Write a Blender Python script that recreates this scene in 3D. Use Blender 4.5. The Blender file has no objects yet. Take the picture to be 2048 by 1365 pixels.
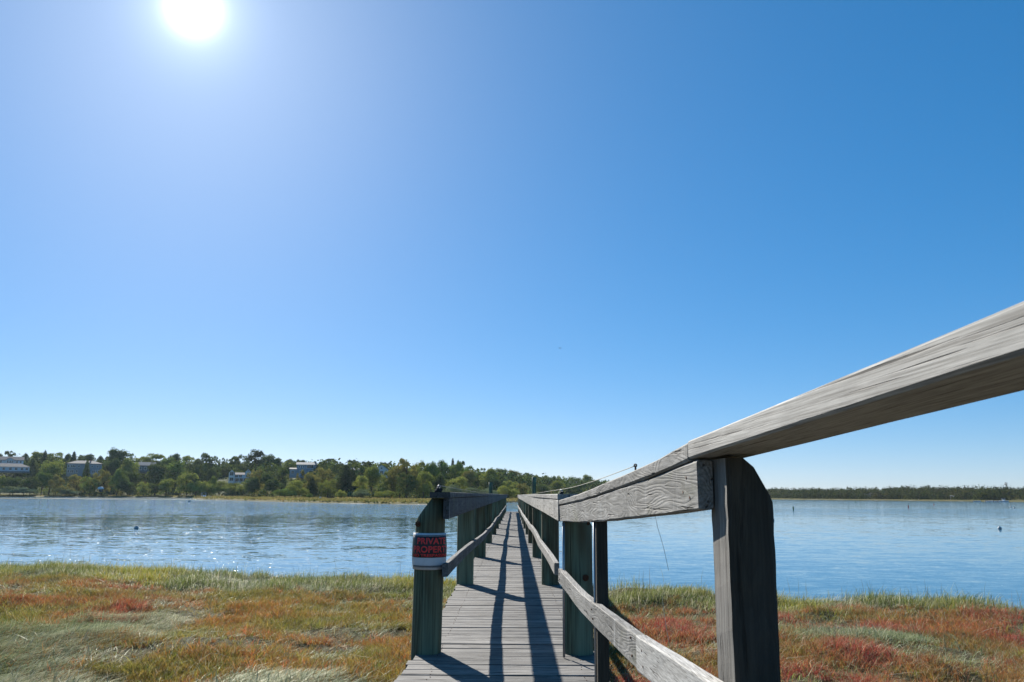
import bpy, bmesh, math, random
import numpy as np
from mathutils import Vector, Matrix

random.seed(7)
RS = np.random.RandomState(11)
sc = bpy.context.scene
COL = sc.collection
R_ = math.radians

# ------------------------------------------------------------------ camera
cam_d = bpy.data.cameras.new('camera')
cam = bpy.data.objects.new('camera', cam_d)
COL.objects.link(cam)
cam_d.sensor_width = 36.0
cam_d.lens = 1650.0 / 2048 * 36.0
cam_d.clip_start = 0.05
cam_d.clip_end = 6000
cam.matrix_world = Matrix.Translation((0, 0, 1.05)) @ Matrix.Rotation(R_(90 + 10.57), 4, 'X') @ Matrix.Rotation(R_(.3), 4, 'Z')
cam_d.dof.use_dof = True
cam_d.dof.focus_distance = 7.0
cam_d.dof.aperture_fstop = 20
sc.camera = cam

# ------------------------------------------------------------------ sky and sun
SUN_AZ, SUN_EL = R_(-23.1), R_(30.3)      # azimuth from +Y towards +X
world = bpy.data.worlds.new('World')
sc.world = world
world.use_nodes = True
wn = world.node_tree
bg = wn.nodes['Background']
sky = wn.nodes.new('ShaderNodeTexSky')
sky.sky_type = 'NISHITA'
sky.sun_disc = False
sky.sun_elevation = SUN_EL
sky.sun_rotation = SUN_AZ
sky.altitude = 0
sky.air_density = 0.7
sky.dust_density = 0.2
sky.ozone_density = 7.0
bg.inputs[1].default_value = 0.15
gam = wn.nodes.new('ShaderNodeGamma'); gam.inputs[1].default_value = .6
hsv = wn.nodes.new('ShaderNodeHueSaturation'); hsv.inputs['Saturation'].default_value = 1.5
hsv.inputs['Value'].default_value = .248 / .15 * .585
hsv.inputs['Hue'].default_value = .4965
wn.links.new(sky.outputs[0], gam.inputs[0]); wn.links.new(gam.outputs[0], hsv.inputs['Color'])
# bright air round the sun
tc = wn.nodes.new('ShaderNodeTexCoord')
dot = wn.nodes.new('ShaderNodeVectorMath'); dot.operation = 'DOT_PRODUCT'
dot.inputs[1].default_value = (math.sin(SUN_AZ) * math.cos(SUN_EL), math.cos(SUN_AZ) * math.cos(SUN_EL), math.sin(SUN_EL))
wn.links.new(tc.outputs['Generated'], dot.inputs[0])
mx_ = wn.nodes.new('ShaderNodeMath'); mx_.operation = 'MAXIMUM'; mx_.inputs[1].default_value = 0
wn.links.new(dot.outputs['Value'], mx_.inputs[0])
tnt = wn.nodes.new('ShaderNodeVectorMath'); tnt.operation = 'MULTIPLY'; tnt.inputs[1].default_value = (1.0, .955, .985)
wn.links.new(hsv.outputs[0], tnt.inputs[0])
prev_ = tnt.outputs[0]
for pw, amp, tint in ((5200, 10.0, (1, 1, 1)), (900, 1.5, (.95, 1, 1.03)), (220, .33, (.85, 1, 1.08)), (45, .26, (.68, 1.07, 1.12)), (9, .17, (.50, 1.10, 1.12))):
    p_ = wn.nodes.new('ShaderNodeMath'); p_.operation = 'POWER'; p_.inputs[1].default_value = pw
    wn.links.new(mx_.outputs[0], p_.inputs[0])
    q_ = wn.nodes.new('ShaderNodeVectorMath'); q_.operation = 'MULTIPLY_ADD'
    wn.links.new(p_.outputs[0], q_.inputs[0])
    q_.inputs[1].default_value = tuple(amp * t_ for t_ in tint)
    wn.links.new(prev_, q_.inputs[2]); prev_ = q_.outputs[0]
wn.links.new(prev_, bg.inputs[0])


sun_d = bpy.data.lights.new('sun', 'SUN')
sun_d.energy = 5.0
sun_d.angle = R_(0.53)
sun_d.color = (1.0, .95, .87)
sun = bpy.data.objects.new('sun', sun_d)
COL.objects.link(sun)
sdir = Vector((math.sin(SUN_AZ) * math.cos(SUN_EL), math.cos(SUN_AZ) * math.cos(SUN_EL), math.sin(SUN_EL)))
sun.rotation_euler = sdir.to_track_quat('Z', 'Y').to_euler()
sun.location = (0, 0, 30)

sc.view_settings.view_transform = 'Standard'
sc.view_settings.look = 'None'
sc.view_settings.exposure = 0.8
sc.view_settings.gamma = 1.0
sc.render.engine = 'CYCLES'
sc.cycles.max_bounces = 6
sc.cycles.transparent_max_bounces = 8
sc.cycles.caustics_reflective = False
sc.cycles.caustics_refractive = False
sc.cycles.sample_clamp_indirect = 4

# ------------------------------------------------------------------ materials
class NT:
    def __init__(s, name):
        s.m = bpy.data.materials.new(name)
        s.m.use_nodes = True
        s.t = s.m.node_tree
        s.n = s.t.nodes
        s.b = s.n['Principled BSDF']
        s.out = s.n['Material Output']
    def add(s, t, **kw):
        n = s.n.new(t)
        for k, v in kw.items():
            setattr(n, k, v)
        return n
    def put(s, sock, v):
        if isinstance(v, bpy.types.NodeSocket):
            s.t.links.new(v, sock)
        else:
            if sock.type == 'RGBA' and len(v) == 3:
                v = (*v, 1)
            sock.default_value = v
    def obj(s):
        return s.add('ShaderNodeTexCoord').outputs['Object']
    def scale(s, v, sc3, loc=(0, 0, 0)):
        m = s.add('ShaderNodeMapping')
        s.put(m.inputs[0], v)
        m.inputs['Scale'].default_value = sc3
        m.inputs['Location'].default_value = loc
        return m.outputs[0]
    def noise(s, v, scale, det=4, rough=.55, dist=0, col=False):
        n = s.add('ShaderNodeTexNoise')
        s.put(n.inputs['Vector'], v)
        n.inputs['Scale'].default_value = scale
        n.inputs['Detail'].default_value = det
        n.inputs['Roughness'].default_value = rough
        n.inputs['Distortion'].default_value = dist
        return n.outputs[1 if col else 0]
    def ramp(s, v, stops):
        n = s.add('ShaderNodeValToRGB')
        s.put(n.inputs[0], v)
        e = n.color_ramp.elements
        while len(e) < len(stops):
            e.new(.5)
        for k, (p, c) in enumerate(stops):
            e[k].position = p
            e[k].color = (c, c, c, 1) if isinstance(c, (int, float)) else (*c, 1)
        return n.outputs[0]
    def mix(s, f, a, b, mode='MIX'):
        n = s.add('ShaderNodeMix', data_type='RGBA', blend_type=mode)
        s.put(n.inputs[0], f); s.put(n.inputs[6], a); s.put(n.inputs[7], b)
        return n.outputs[2]
    def math(s, op, a, b=0.0, c=None):
        n = s.add('ShaderNodeMath', operation=op)
        s.put(n.inputs[0], a); s.put(n.inputs[1], b)
        if c is not None: s.put(n.inputs[2], c)
        return n.outputs[0]
    def vmath(s, op, a, b):
        n = s.add('ShaderNodeVectorMath', operation=op)
        s.put(n.inputs[0], a); s.put(n.inputs[1], b)
        return n.outputs[0]
    def attr(s, name):
        return s.add('ShaderNodeAttribute', attribute_name=name)
    def bump(s, h, dist, strength=1.0):
        n = s.add('ShaderNodeBump')
        s.put(n.inputs['Height'], h)
        n.inputs['Distance'].default_value = dist
        n.inputs['Strength'].default_value = strength
        s.t.links.new(n.outputs[0], s.b.inputs['Normal'])
    def base(s, c):
        s.put(s.b.inputs['Base Color'], c)
        return s
    def set(s, rough=.8, spec=.3, metal=0):
        s.b.inputs['Roughness'].default_value = rough
        s.b.inputs['Specular IOR Level'].default_value = spec
        s.b.inputs['Metallic'].default_value = metal
        return s

def plain(name, c, rough=.7, metal=0, var=.15, scale=8):
    m = NT(name)
    o = m.obj()
    n = m.noise(o, scale, 4)
    dark = tuple(x * (1 - 2 * var) for x in c)
    m.base(m.mix(m.ramp(n, [(.3, 0.0), (.7, 1.0)]), dark, c)).set(rough, .3, metal)
    return m.m

def wood(name, axis, light, mid, dark, stain=(.06, .06, .055), stain_amt=.5, crack=.5, bump=.0022, fine=1.0, per=True, rings=.33, warp_amt=.045, streak=0.0, walong=.5, across=110, fa=.55, dense=1.0):
    """weathered timber: grain runs along the axis; fine fibres, cathedral rings, dark checks, mildew stains"""
    m = NT(name)
    o = m.obj()
    if per:
        rnd = m.attr('rnd').outputs['Vector']
        o2 = m.vmath('ADD', o, rnd)
    else:
        o2 = o
    def st(a, c):
        v = [c, c, c]; v[axis] = a
        return m.scale(o2, v)
    warp = m.noise(m.scale(o2, [1.4 if k == axis else 6 for k in range(3)]), 1.0, 3, .5, 0, True)
    wv = m.vmath('MULTIPLY', m.vmath('SUBTRACT', warp, (.5, .5, .5)), tuple(walong if k == axis else warp_amt for k in range(3)))
    ow = m.vmath('ADD', o2, wv)
    fib = m.noise(m.scale(ow, [3.0 * fine if k == axis else across * fine for k in range(3)]), 1.0, 5, .65)
    mids = m.noise(m.scale(ow, [1.3 if k == axis else 30 * dense for k in range(3)]), 1.0, 5, .6)
    ringn = m.noise(m.scale(ow, [.9 if k == axis else 7 for k in range(3)]), 1.0, 2, .5)
    ring = m.math('FRACT', m.math('MULTIPLY', ringn, 26.0))
    ring = m.ramp(ring, [(0, .0), (.55, 1.0), (.9, .65), (1.0, 0.0)])
    chk = m.noise(m.scale(ow, [2.2 / dense ** .5 if k == axis else 55 * dense for k in range(3)]), 1.0, 3, .5, .2)
    checks = m.ramp(chk, [(.30, 1.0), (.38, 0.0)])
    blot = m.noise(m.scale(o2, [1.6 if k == axis else 4 for k in range(3)]), 1.0, 6, .68)
    c = m.mix(m.ramp(mids, [(.3, 0.0), (.7, 1.0)]), mid, light)
    c = m.mix(m.math('MULTIPLY', m.math('SUBTRACT', 1.0, ring), rings), c, dark)
    c = m.mix(m.math('MULTIPLY', m.ramp(fib, [(.38, 1.0), (.6, 0.0)]), fa), c, dark)
    c = m.mix(m.math('MULTIPLY', m.ramp(blot, [(.48, 0.0), (.66, 1.0)]), stain_amt), c, stain)
    c = m.mix(m.math('MULTIPLY', checks, crack), c, tuple(x * .35 for x in dark))
    tone = m.math('FRACT', m.math('MULTIPLY', m.attr('rnd').outputs['Fac'], 3.71))
    c = m.mix(m.math('MULTIPLY', tone, .48), c, tuple(x * .8 for x in dark))
    if streak:                                   # pale run-down streaks left by birds and rain
        sk = m.noise(m.scale(o2, (2.5, 13, 1.6)), 1.0, 6, .7)
        c = m.mix(m.math('MULTIPLY', m.ramp(sk, [(.56, 0.0), (.70, 1.0)]), streak), c, (.62, .61, .58))
        li = m.noise(m.scale(o2, (3, 2.2, 3), (9, 4, 1)), 1.0, 5, .7)
        c = m.mix(m.math('MULTIPLY', m.ramp(li, [(.56, 0.0), (.68, 1.0)]), .5), c, (.13, .13, .075))
    m.base(c).set(.78, .25)
    h = m.math('ADD', m.math('MULTIPLY', fib, .45), m.math('MULTIPLY', ring, rings))
    h = m.math('SUBTRACT', h, m.math('MULTIPLY', checks, 1.3 * crack))
    m.bump(h, bump)
    return m.m

M = {}
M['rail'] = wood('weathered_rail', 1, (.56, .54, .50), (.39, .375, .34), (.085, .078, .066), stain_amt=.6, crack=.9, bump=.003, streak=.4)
M['rail_shade'] = wood('weathered_rail_shaded', 1, (.22, .22, .215), (.11, .108, .103), (.024, .022, .02), stain_amt=.75, crack=.8, streak=.55)  # left-hand rails: the rail timber with shade put into its colours
M['cap_near'] = wood('pale_cap', 1, (.70, .68, .63), (.55, .53, .485), (.17, .158, .138), stain_amt=.3, crack=1.0, rings=.05, warp_amt=.006, walong=.06, across=330, fa=.8, dense=2.6, bump=.0008)
M['deckwood'] = wood('deck_planks', 0, (.385, .368, .338), (.22, .208, .19), (.045, .039, .033), stain_amt=.6, crack=1.0, bump=.004, rings=.25, fa=.85, dense=.42, across=60)
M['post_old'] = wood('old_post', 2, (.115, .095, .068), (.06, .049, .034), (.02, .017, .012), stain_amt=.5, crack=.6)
M['post_sunlit'] = wood('sunlit_post_side', 2, (.40, .385, .35), (.26, .245, .22), (.08, .07, .058), stain_amt=.5, crack=.8)
M['stringer'] = wood('stringer_timber', 1, (.16, .15, .12), (.10, .09, .075), (.03, .028, .024))

def pile_mat():
    m = NT('green_treated_pile')
    o = m.vmath('ADD', m.obj(), m.attr('rnd').outputs['Vector'])
    fib = m.noise(m.scale(o, (95, 95, 1.8)), 1.0, 5, .65)
    band = m.noise(m.scale(o, (9, 9, .5)), 1.0, 4, .6)
    brown = m.noise(m.scale(o, (5, 5, .9)), 1.0, 3, .5)
    c = m.mix(m.ramp(fib, [(.38, 0.0), (.62, 1.0)]), (.028, .034, .020), (.150, .170, .100))
    c = m.mix(m.ramp(band, [(.42, 0.0), (.62, .9)]), c, (.19, .235, .155))
    c = m.mix(m.ramp(brown, [(.47, 0.0), (.62, .85)]), c, (.095, .07, .035))
    chk = m.noise(m.scale(o, (38, 38, 1.1)), 1.0, 2, .5)
    ck = m.ramp(chk, [(.27, 1.0), (.33, 0.0)])
    c = m.mix(ck, c, (.02, .022, .016))
    m.base(c).set(.75, .25)
    m.bump(m.math('SUBTRACT', m.math('MULTIPLY', fib, .5), ck), .002)
    return m.m
M['pile'] = pile_mat()
M['rust'] = plain('rusty_iron', (.16, .07, .035), .75, .4, .3, 90)
M['steel'] = plain('dull_steel', (.42, .43, .44), .4, .8, .1, 30)
M['rubber'] = plain('black_block', (.02, .02, .022), .7, 0, .2, 60)
M['twine'] = plain('pale_twine', (.55, .52, .42), .8, 0, .15, 200)
M['line'] = plain('fishing_line', (.3, .32, .32), .5, 0, .1, 50)

def sheet_mat(name, c, rough=.45):
    m = NT(name)
    n = m.noise(m.obj(), 25, 5, .6)
    m.base(m.mix(m.ramp(n, [(.45, 0.0), (.75, .5)]), c, tuple(x * .7 + .02 for x in c))).set(rough, .4)
    return m.m
M['sign_white'] = sheet_mat('sign_white', (.60, .62, .64))
M['sign_black'] = sheet_mat('sign_black', (.012, .012, .014))
M['sign_red'] = sheet_mat('sign_red', (.78, .04, .04))

def leaf_mat(name, a, b, trans=.35, amp=.45, cg=2.3):
    """leaves: colour by species with natural leaf-to-leaf variation; thin leaves pass some light"""
    m = NT(name)
    v = m.attr('v').outputs['Fac']
    o = m.obj()
    n = m.noise(o, 2.3, 3, .6)
    f = m.math('ADD', m.math('MULTIPLY', v, 1 - amp), m.math('MULTIPLY', m.ramp(n, [(.35, 0.0), (.65, 1.0)]), amp))
    c = m.mix(f, a, tuple(min(.6, v_ * cg) for v_ in b))
    d = m.add('ShaderNodeBsdfDiffuse'); m.put(d.inputs[0], c)
    t = m.add('ShaderNodeBsdfTranslucent'); m.put(t.inputs[0], m.mix(.5, c, (.30, .32, .05)))
    x = m.add('ShaderNodeMixShader'); x.inputs[0].default_value = trans
    m.t.links.new(d.outputs[0], x.inputs[1]); m.t.links.new(t.outputs[0], x.inputs[2])
    m.t.links.new(x.outputs[0], m.out.inputs[0])
    return m.m
LEAF = {
    'dark': leaf_mat('leaf_dark', (.026, .045, .020), (.075, .11, .038), .16),
    'conifer': leaf_mat('leaf_conifer', (.014, .027, .015), (.04, .062, .026), .10),
    'green': leaf_mat('leaf_green', (.045, .08, .022), (.14, .19, .048), .2),
    'olive': leaf_mat('leaf_olive', (.065, .085, .022), (.22, .23, .055), .24),
    'yellow': leaf_mat('leaf_yellow', (.12, .14, .026), (.36, .34, .07), .28),
    'rust': leaf_mat('leaf_rust', (.085, .072, .024), (.28, .21, .065), .2),
    'grey': leaf_mat('leaf_grey', (.05, .075, .04), (.19, .22, .13), .2),
}
M['bark'] = plain('bark', (.07, .058, .045), .9, 0, .25, 3)

def blade_mat(name, trans):
    m = NT(name)
    c = m.attr('col').outputs['Color']
    d = m.add('ShaderNodeBsdfDiffuse'); m.put(d.inputs[0], c)
    t = m.add('ShaderNodeBsdfTranslucent'); m.put(t.inputs[0], c)
    g = m.add('ShaderNodeBsdfGlossy'); m.put(g.inputs[0], (.6, .6, .55)); g.inputs['Roughness'].default_value = .38
    x = m.add('ShaderNodeMixShader'); x.inputs[0].default_value = trans
    m.t.links.new(d.outputs[0], x.inputs[1]); m.t.links.new(t.outputs[0], x.inputs[2])
    y = m.add('ShaderNodeMixShader'); y.inputs[0].default_value = .02
    m.t.links.new(x.outputs[0], y.inputs[1]); m.t.links.new(g.outputs[0], y.inputs[2])
    m.t.links.new(y.outputs[0], m.out.inputs[0])
    return m.m
M['blade'] = blade_mat('blade', .45)
M['straw'] = blade_mat('straw', .25)

# ------------------------------------------------------------------ object helpers
def tag(o, label=None, cat=None, group=None, kind=None):
    if label: o['label'] = label
    if cat: o['category'] = cat
    if group: o['group'] = group
    if kind: o['kind'] = kind
    return o

def empty(name, loc, label, cat, group=None, rz=0):
    o = bpy.data.objects.new(name, None)
    COL.objects.link(o)
    o.empty_display_size = .2
    o.location = loc
    o.rotation_euler = (0, 0, rz)
    return tag(o, label, cat, group)

def link(name, me, mat, parent=None, local=False):
    o = bpy.data.objects.new(name, me)
    if mat is not None and not me.materials:
        me.materials.append(mat)
    COL.objects.link(o)
    if parent is not None:
        o.parent = parent
        if not local:                       # mesh was drawn in scene coordinates
            loc = Vector((0, 0, 0)); p = parent
            while p is not None:
                loc += Vector(p.location); p = p.parent
            o.location = -loc
    return o

def from_bm(name, bm, mat, parent=None, local=False, smooth=False, rnd=None):
    me = bpy.data.meshes.new(name)
    bm.normal_update()
    bm.to_mesh(me)
    bm.free()
    if smooth:
        me.polygons.foreach_set('use_smooth', [True] * len(me.polygons))
    if rnd is not None:
        a = me.attributes.new('rnd', 'FLOAT_VECTOR', 'POINT')
        a.data.foreach_set('vector', np.tile(np.array(rnd, dtype=np.float32), len(me.vertices)))
    return link(name, me, mat, parent, local)

def np_mesh(name, verts, quads=None, tris=None, smooth=False):
    me = bpy.data.meshes.new(name)
    nv = len(verts)
    parts, tot = [], []
    if quads is not None and len(quads):
        parts.append(np.asarray(quads, np.int32).ravel()); tot += [4] * len(quads)
    if tris is not None and len(tris):
        parts.append(np.asarray(tris, np.int32).ravel()); tot += [3] * len(tris)
    loops = np.concatenate(parts)
    tot = np.array(tot, np.int32)
    start = np.concatenate([[0], np.cumsum(tot)[:-1]]).astype(np.int32)
    me.vertices.add(nv)
    me.vertices.foreach_set('co', np.asarray(verts, np.float32).ravel())
    me.loops.add(len(loops))
    me.loops.foreach_set('vertex_index', loops)
    me.polygons.add(len(tot))
    me.polygons.foreach_set('loop_start', start)
    me.polygons.foreach_set('loop_total', tot)
    if smooth:
        me.polygons.foreach_set('use_smooth', np.ones(len(tot), bool))
    me.update(calc_edges=True)
    return me

def vnoise(x, y, scale, seed=0, octaves=3):
    """smooth value noise in 0..1"""
    r = np.random.RandomState(seed).rand(256, 256)
    out = np.zeros_like(x, dtype=float); amp = 1.; tot = 0.
    for k in range(octaves):
        X = x * scale * 2 ** k + 37.3 * k + 100; Y = y * scale * 2 ** k + 11.9 * k + 100
        xi = np.floor(X).astype(int); yi = np.floor(Y).astype(int)
        fx = X - xi; fy = Y - yi
        fx = fx * fx * (3 - 2 * fx); fy = fy * fy * (3 - 2 * fy)
        a = r[xi % 256, yi % 256]; b = r[(xi + 1) % 256, yi % 256]
        c = r[xi % 256, (yi + 1) % 256]; d = r[(xi + 1) % 256, (yi + 1) % 256]
        out += amp * ((a * (1 - fx) + b * fx) * (1 - fy) + (c * (1 - fx) + d * fx) * fy)
        tot += amp; amp *= .5
    return out / tot

def catmull(pts, n):
    P = np.array(pts, float)
    Q = np.vstack([2 * P[0] - P[1], P, 2 * P[-1] - P[-2]])
    out = []
    for i in range(1, len(Q) - 2):
        for k in range(n):
            t = k / n
            a, b, c, d = Q[i - 1], Q[i], Q[i + 1], Q[i + 2]
            out.append(.5 * ((2 * b) + (-a + c) * t + (2 * a - 5 * b + 4 * c - d) * t * t + (-a + 3 * b - 3 * c + d) * t ** 3))
    out.append(P[-1])
    return np.array(out)

def board_bm(path, seed=0, ch=.004, jit=.0007, bm=None):
    """a timber whose section follows path rows (x_left, y, z_top, width, height); eased edges, slight irregularity"""
    r = np.random.RandomState(abs(seed) + 1)
    own = bm is None
    if own: bm = bmesh.new()
    rings = []
    for k, (x, y, z, w, h) in enumerate(path):
        c = min(ch, w * .3, h * .3)
        sec = [(c, 0), (w - c, 0), (w, -c), (w, -h + c), (w - c, -h), (c, -h), (0, -h + c), (0, -c)]
        rings.append([bm.verts.new((x + a + r.randn() * jit, y, z + b + r.randn() * jit)) for a, b in sec])
    for a, b in zip(rings[:-1], rings[1:]):
        for i in range(8):
            j = (i + 1) % 8
            bm.faces.new((a[i], a[j], b[j], b[i]))
    bm.faces.new(rings[0][::-1]); bm.faces.new(rings[-1])
    if own:
        bmesh.ops.recalc_face_normals(bm, faces=bm.faces[:])
    return bm

def box_bm(bm, x0, x1, y0, y1, z0, z1, bevel=0):
    vs = [bm.verts.new(p) for p in ((x0, y0, z0), (x1, y0, z0), (x1, y1, z0), (x0, y1, z0), (x0, y0, z1), (x1, y0, z1), (x1, y1, z1), (x0, y1, z1))]
    fs = [bm.faces.new([vs[i] for i in f]) for f in ((3, 2, 1, 0), (4, 5, 6, 7), (0, 1, 5, 4), (1, 2, 6, 5), (2, 3, 7, 6), (3, 0, 4, 7))]
    if bevel:
        es = list({e for f in fs for e in f.edges})
        bmesh.ops.bevel(bm, geom=es, offset=bevel, segments=1, affect='EDGES')
    return bm

def tube_bm(pts, rads, n=8, bm=None, caps=True):
    own = bm is None
    if own: bm = bmesh.new()
    P = [Vector(p) for p in pts]
    if not hasattr(rads, '__len__'): rads = [rads] * len(P)
    rings = []
    for i, p in enumerate(P):
        t = (P[min(i + 1, len(P) - 1)] - P[max(i - 1, 0)]).normalized()
        u = t.orthogonal().normalized() if i == 0 else (u - t * u.dot(t)).normalized()
        v = t.cross(u)
        rings.append([bm.verts.new(p + (u * math.cos(a) + v * math.sin(a)) * rads[i]) for a in [2 * math.pi * k / n for k in range(n)]])
    for a, b in zip(rings[:-1], rings[1:]):
        for i in range(n):
            j = (i + 1) % n
            bm.faces.new((a[i], a[j], b[j], b[i]))
    if caps:
        bm.faces.new(rings[0][::-1]); bm.faces.new(rings[-1])
    return bm

# ------------------------------------------------------------------ water
def water_mat():
    m = NT('bay_water')
    o = m.obj()
    # facets of small waves, three wavelengths, as slopes of the surface
    sep = m.add('ShaderNodeSeparateXYZ'); m.put(sep.inputs[0], o)
    big = m.noise(m.scale(o, (.025, .12, 1)), 1.0, 3, .5)              # wind lanes: ruffled and calm stretches of the bay
    yy = m.math('MULTIPLY', m.math('ADD', sep.outputs[1], m.math('MULTIPLY', m.math('SUBTRACT', big, .5), 62.0)), 1 / 300.)
    west = m.ramp(yy, [(0, .20), (.13, .22), (.185, .15), (.235, .15), (.33, 1.3), (.9, 1.5)])
    east = m.ramp(yy, [(0, .15), (.28, .16), (.36, .6), (.46, .6), (.54, .22), (.9, .35)])
    side = m.add('ShaderNodeMapRange'); m.put(side.inputs[0], sep.outputs[0]); side.inputs[1].default_value = -6; side.inputs[2].default_value = 6
    ruff = m.math('MULTIPLY', m.mix(side.outputs[0], west, east), 1.75)
    acc = None
    for sc3, amp in (((.35, .9, 1), .045), ((1.6, 3.6, 1), .085), ((7, 13, 1), .07)):
        v = m.vmath('SUBTRACT', m.noise(m.scale(o, sc3), 1.0, 2, .5, .4, True), (.5, .5, .5))
        v = m.vmath('MULTIPLY', v, (amp * 1.6, amp * 3.0, 0))
        acc = v if acc is None else m.vmath('ADD', acc, v)
    s = m.add('ShaderNodeVectorMath', operation='SCALE')
    m.put(s.inputs[0], acc); m.put(s.inputs['Scale'], ruff)
    # few steep little facets that catch the sun
    v = m.vmath('SUBTRACT', m.noise(m.scale(o, (9, 9, 1)), 1.0, 1, .5, 0, True), (.5, .5, .5))
    pick = m.ramp(m.noise(m.scale(o, (6.5, 8.5, 1), (7, 3, 0)), 1.0, 2, .6), [(.66, 0.0), (.70, 1.0)])
    s4 = m.add('ShaderNodeVectorMath', operation='SCALE')
    m.put(s4.inputs[0], m.vmath('MULTIPLY', v, (2.2, 2.6, 0))); m.put(s4.inputs['Scale'], pick)
    s = m.add('ShaderNodeVectorMath', operation='ADD', ) if False else s
    tot_ = m.vmath('ADD', s.outputs[0], s4.outputs[0])
    nrm = m.add('ShaderNodeVectorMath', operation='NORMALIZE')
    m.put(nrm.inputs[0], m.vmath('ADD', tot_, (0, 0, 1)))
    m.t.links.new(nrm.outputs[0], m.b.inputs['Normal'])
    m.base((.045, .125, .17)).set(.06, .5)
    m.put(m.b.inputs['Roughness'], m.math('MULTIPLY_ADD', pick, .22, .055))
    m.b.inputs['IOR'].default_value = 1.33
    return m.m
bm = bmesh.new()
vs = [bm.verts.new(p) for p in ((-2500, -60, -1), (2500, -60, -1), (2500, 3500, -1), (-2500, 3500, -1))]
bm.faces.new(vs)
tag(from_bm('water', bm, water_mat()), kind='structure')

# ------------------------------------------------------------------ near marsh ground
def y_edge(x):
    return np.interp(x, [-40, -20, -10, -2, 1.7, 4, 7, 12, 40], [21, 18.5, 16.3, 14.1, 12.9, 12.1, 11.3, 10.5, 9.5]) * 1.18 + .9 * (vnoise(x, x * 0, .5, 5) - .5)

def ground_z(x, y):
    d = y_edge(x) - y
    z = -.60 + .22 * (vnoise(x, y, .55, 21, 4) - .5) + .15 * (vnoise(x, y, 1.9, 22, 3) - .5)
    e = np.clip((d + .25) / .7, 0, 1)
    e = e * e * (3 - 2 * e)
    return -1.35 + (z + 1.35) * e
gx = np.concatenate([np.linspace(-42, -13, 30), np.linspace(-12.9, 12.9, 320), np.linspace(13, 42, 30)])
gy = np.concatenate([np.linspace(-40, 2, 22), np.linspace(2.3, 24, 260)])
X, Y = np.meshgrid(gx, gy, indexing='ij')
Z = ground_z(X, Y)
V = np.stack([X, Y, Z], -1).reshape(-1, 3)
nx, ny = len(gx), len(gy)
I = np.arange(nx * ny).reshape(nx, ny)
Q = np.stack([I[:-1, :-1], I[1:, :-1], I[1:, 1:], I[:-1, 1:]], -1).reshape(-1, 4)
def ground_mat():
    m = NT('marsh_soil')
    o = m.obj()
    n1 = m.noise(o, 3, 6, .65); n2 = m.noise(o, 22, 6, .7); n3 = m.noise(m.scale(o, (60, 14, 14)), 1.0, 5, .7)
    c = m.mix(m.ramp(n1, [(.35, 0.0), (.65, 1.0)]), (.07, .045, .022), (.10, .09, .035))
    c = m.mix(m.ramp(n2, [(.4, 0.0), (.65, .8)]), c, (.15, .13, .075))
    c = m.mix(m.ramp(n3, [(.58, 0.0), (.7, .6)]), c, (.26, .23, .16))
    m.base(c).set(.95, .1)
    m.bump(m.math('ADD', n2, n3), .03)
    return m.m
tag(link('marsh_ground', np_mesh('marsh_ground', V, quads=Q, smooth=True), ground_mat()), kind='structure')

# ------------------------------------------------------------------ marsh plants
def blades_mesh(name, P, H, W, lean, az, col, droop=.0, mid=.55, gain=1.35):
    """P base points (n,3); H height; W width; lean (n,2) sideways reach of the tip; az facing of the blade; col (n,3)"""
    n = len(P)
    s = np.stack([np.cos(az), np.sin(az), np.zeros(n)], -1) * (W[:, None] / 2)
    L3 = np.concatenate([lean, np.zeros((n, 1))], 1)
    up = np.zeros((n, 3)); up[:, 2] = H
    m = P + L3 * .38 + up * (mid + .12)
    t = P + L3 + up * (1 - droop)
    V = np.stack([P - s, P + s, m - s * .75, m + s * .75, t], 1).reshape(-1, 3)
    b = np.arange(n)[:, None] * 5
    Q = b + np.array([[0, 1, 3, 2]]); T = b + np.array([[2, 3, 4]])
    me = np_mesh(name, V, quads=Q, tris=T)
    a = me.attributes.new('col', 'FLOAT_COLOR', 'POINT')
    C = np.ones((n, 5, 4), np.float32); C[:, :, :3] = np.clip(col * gain, .004, .8)[:, None, :]
    a.data.foreach_set('color', C.ravel())
    return me

def scatter(dens, x0=-13, x1=13, y0=5.2, y1=19, near=.25):
    """uniform points in the marsh in front of the camera, a thin fringe kept beyond the frame"""
    n = int(dens * (x1 - x0) * (y1 - y0))
    x = RS.uniform(x0, x1, n); y = RS.uniform(y0, y1, n)
    k = (np.abs(x) < .68 * y + 1.4) & (y < y_edge(x) + .12)
    return x[k], y[k]

def pal(n, cols, w):
    c = np.array(cols); i = RS.choice(len(cols), n, p=np.array(w) / sum(w))
    return c[i] * RS.uniform(.7, 1.3, (n, 1)) * RS.uniform(.93, 1.07, (n, 3))

def zones(x, y):
    d = y_edge(x) - y
    q = vnoise(x, y, .45, 31, 4) - .5
    q2 = vnoise(x, y, 1.3, 32, 3) - .5
    left = x < .1
    fringe = np.where(left, 2.7, 1.7) + 2.6 * q + 1.0 * q2
    grass = np.clip((fringe - d) / .5, 0, 1)                                         # edge grass
    hay = np.clip((10.7 - y + 2.6 * q + 2.2 * q2) * 1.3, 0, 1) * np.clip((-x - 3.3 - (y - 7.5) * .25 + 3 * q + 1.5 * q2) * 1.3, 0, 1) * left
    hay = np.maximum(hay, np.clip(1.1 - np.hypot((x + 2.3) / 1.0, (y - 7.5) / .5) + 2.5 * q2, 0, 1) * left)
    hay = np.maximum(hay, np.clip(1.3 - np.hypot((x - 4.2) / 1.0, (y - 10.1) / .35) + 2.5 * q2, 0, 1)) * .85
    red = np.clip(1 - grass - hay, 0, 1)
    return d, grass, hay, red, q, q2

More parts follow.
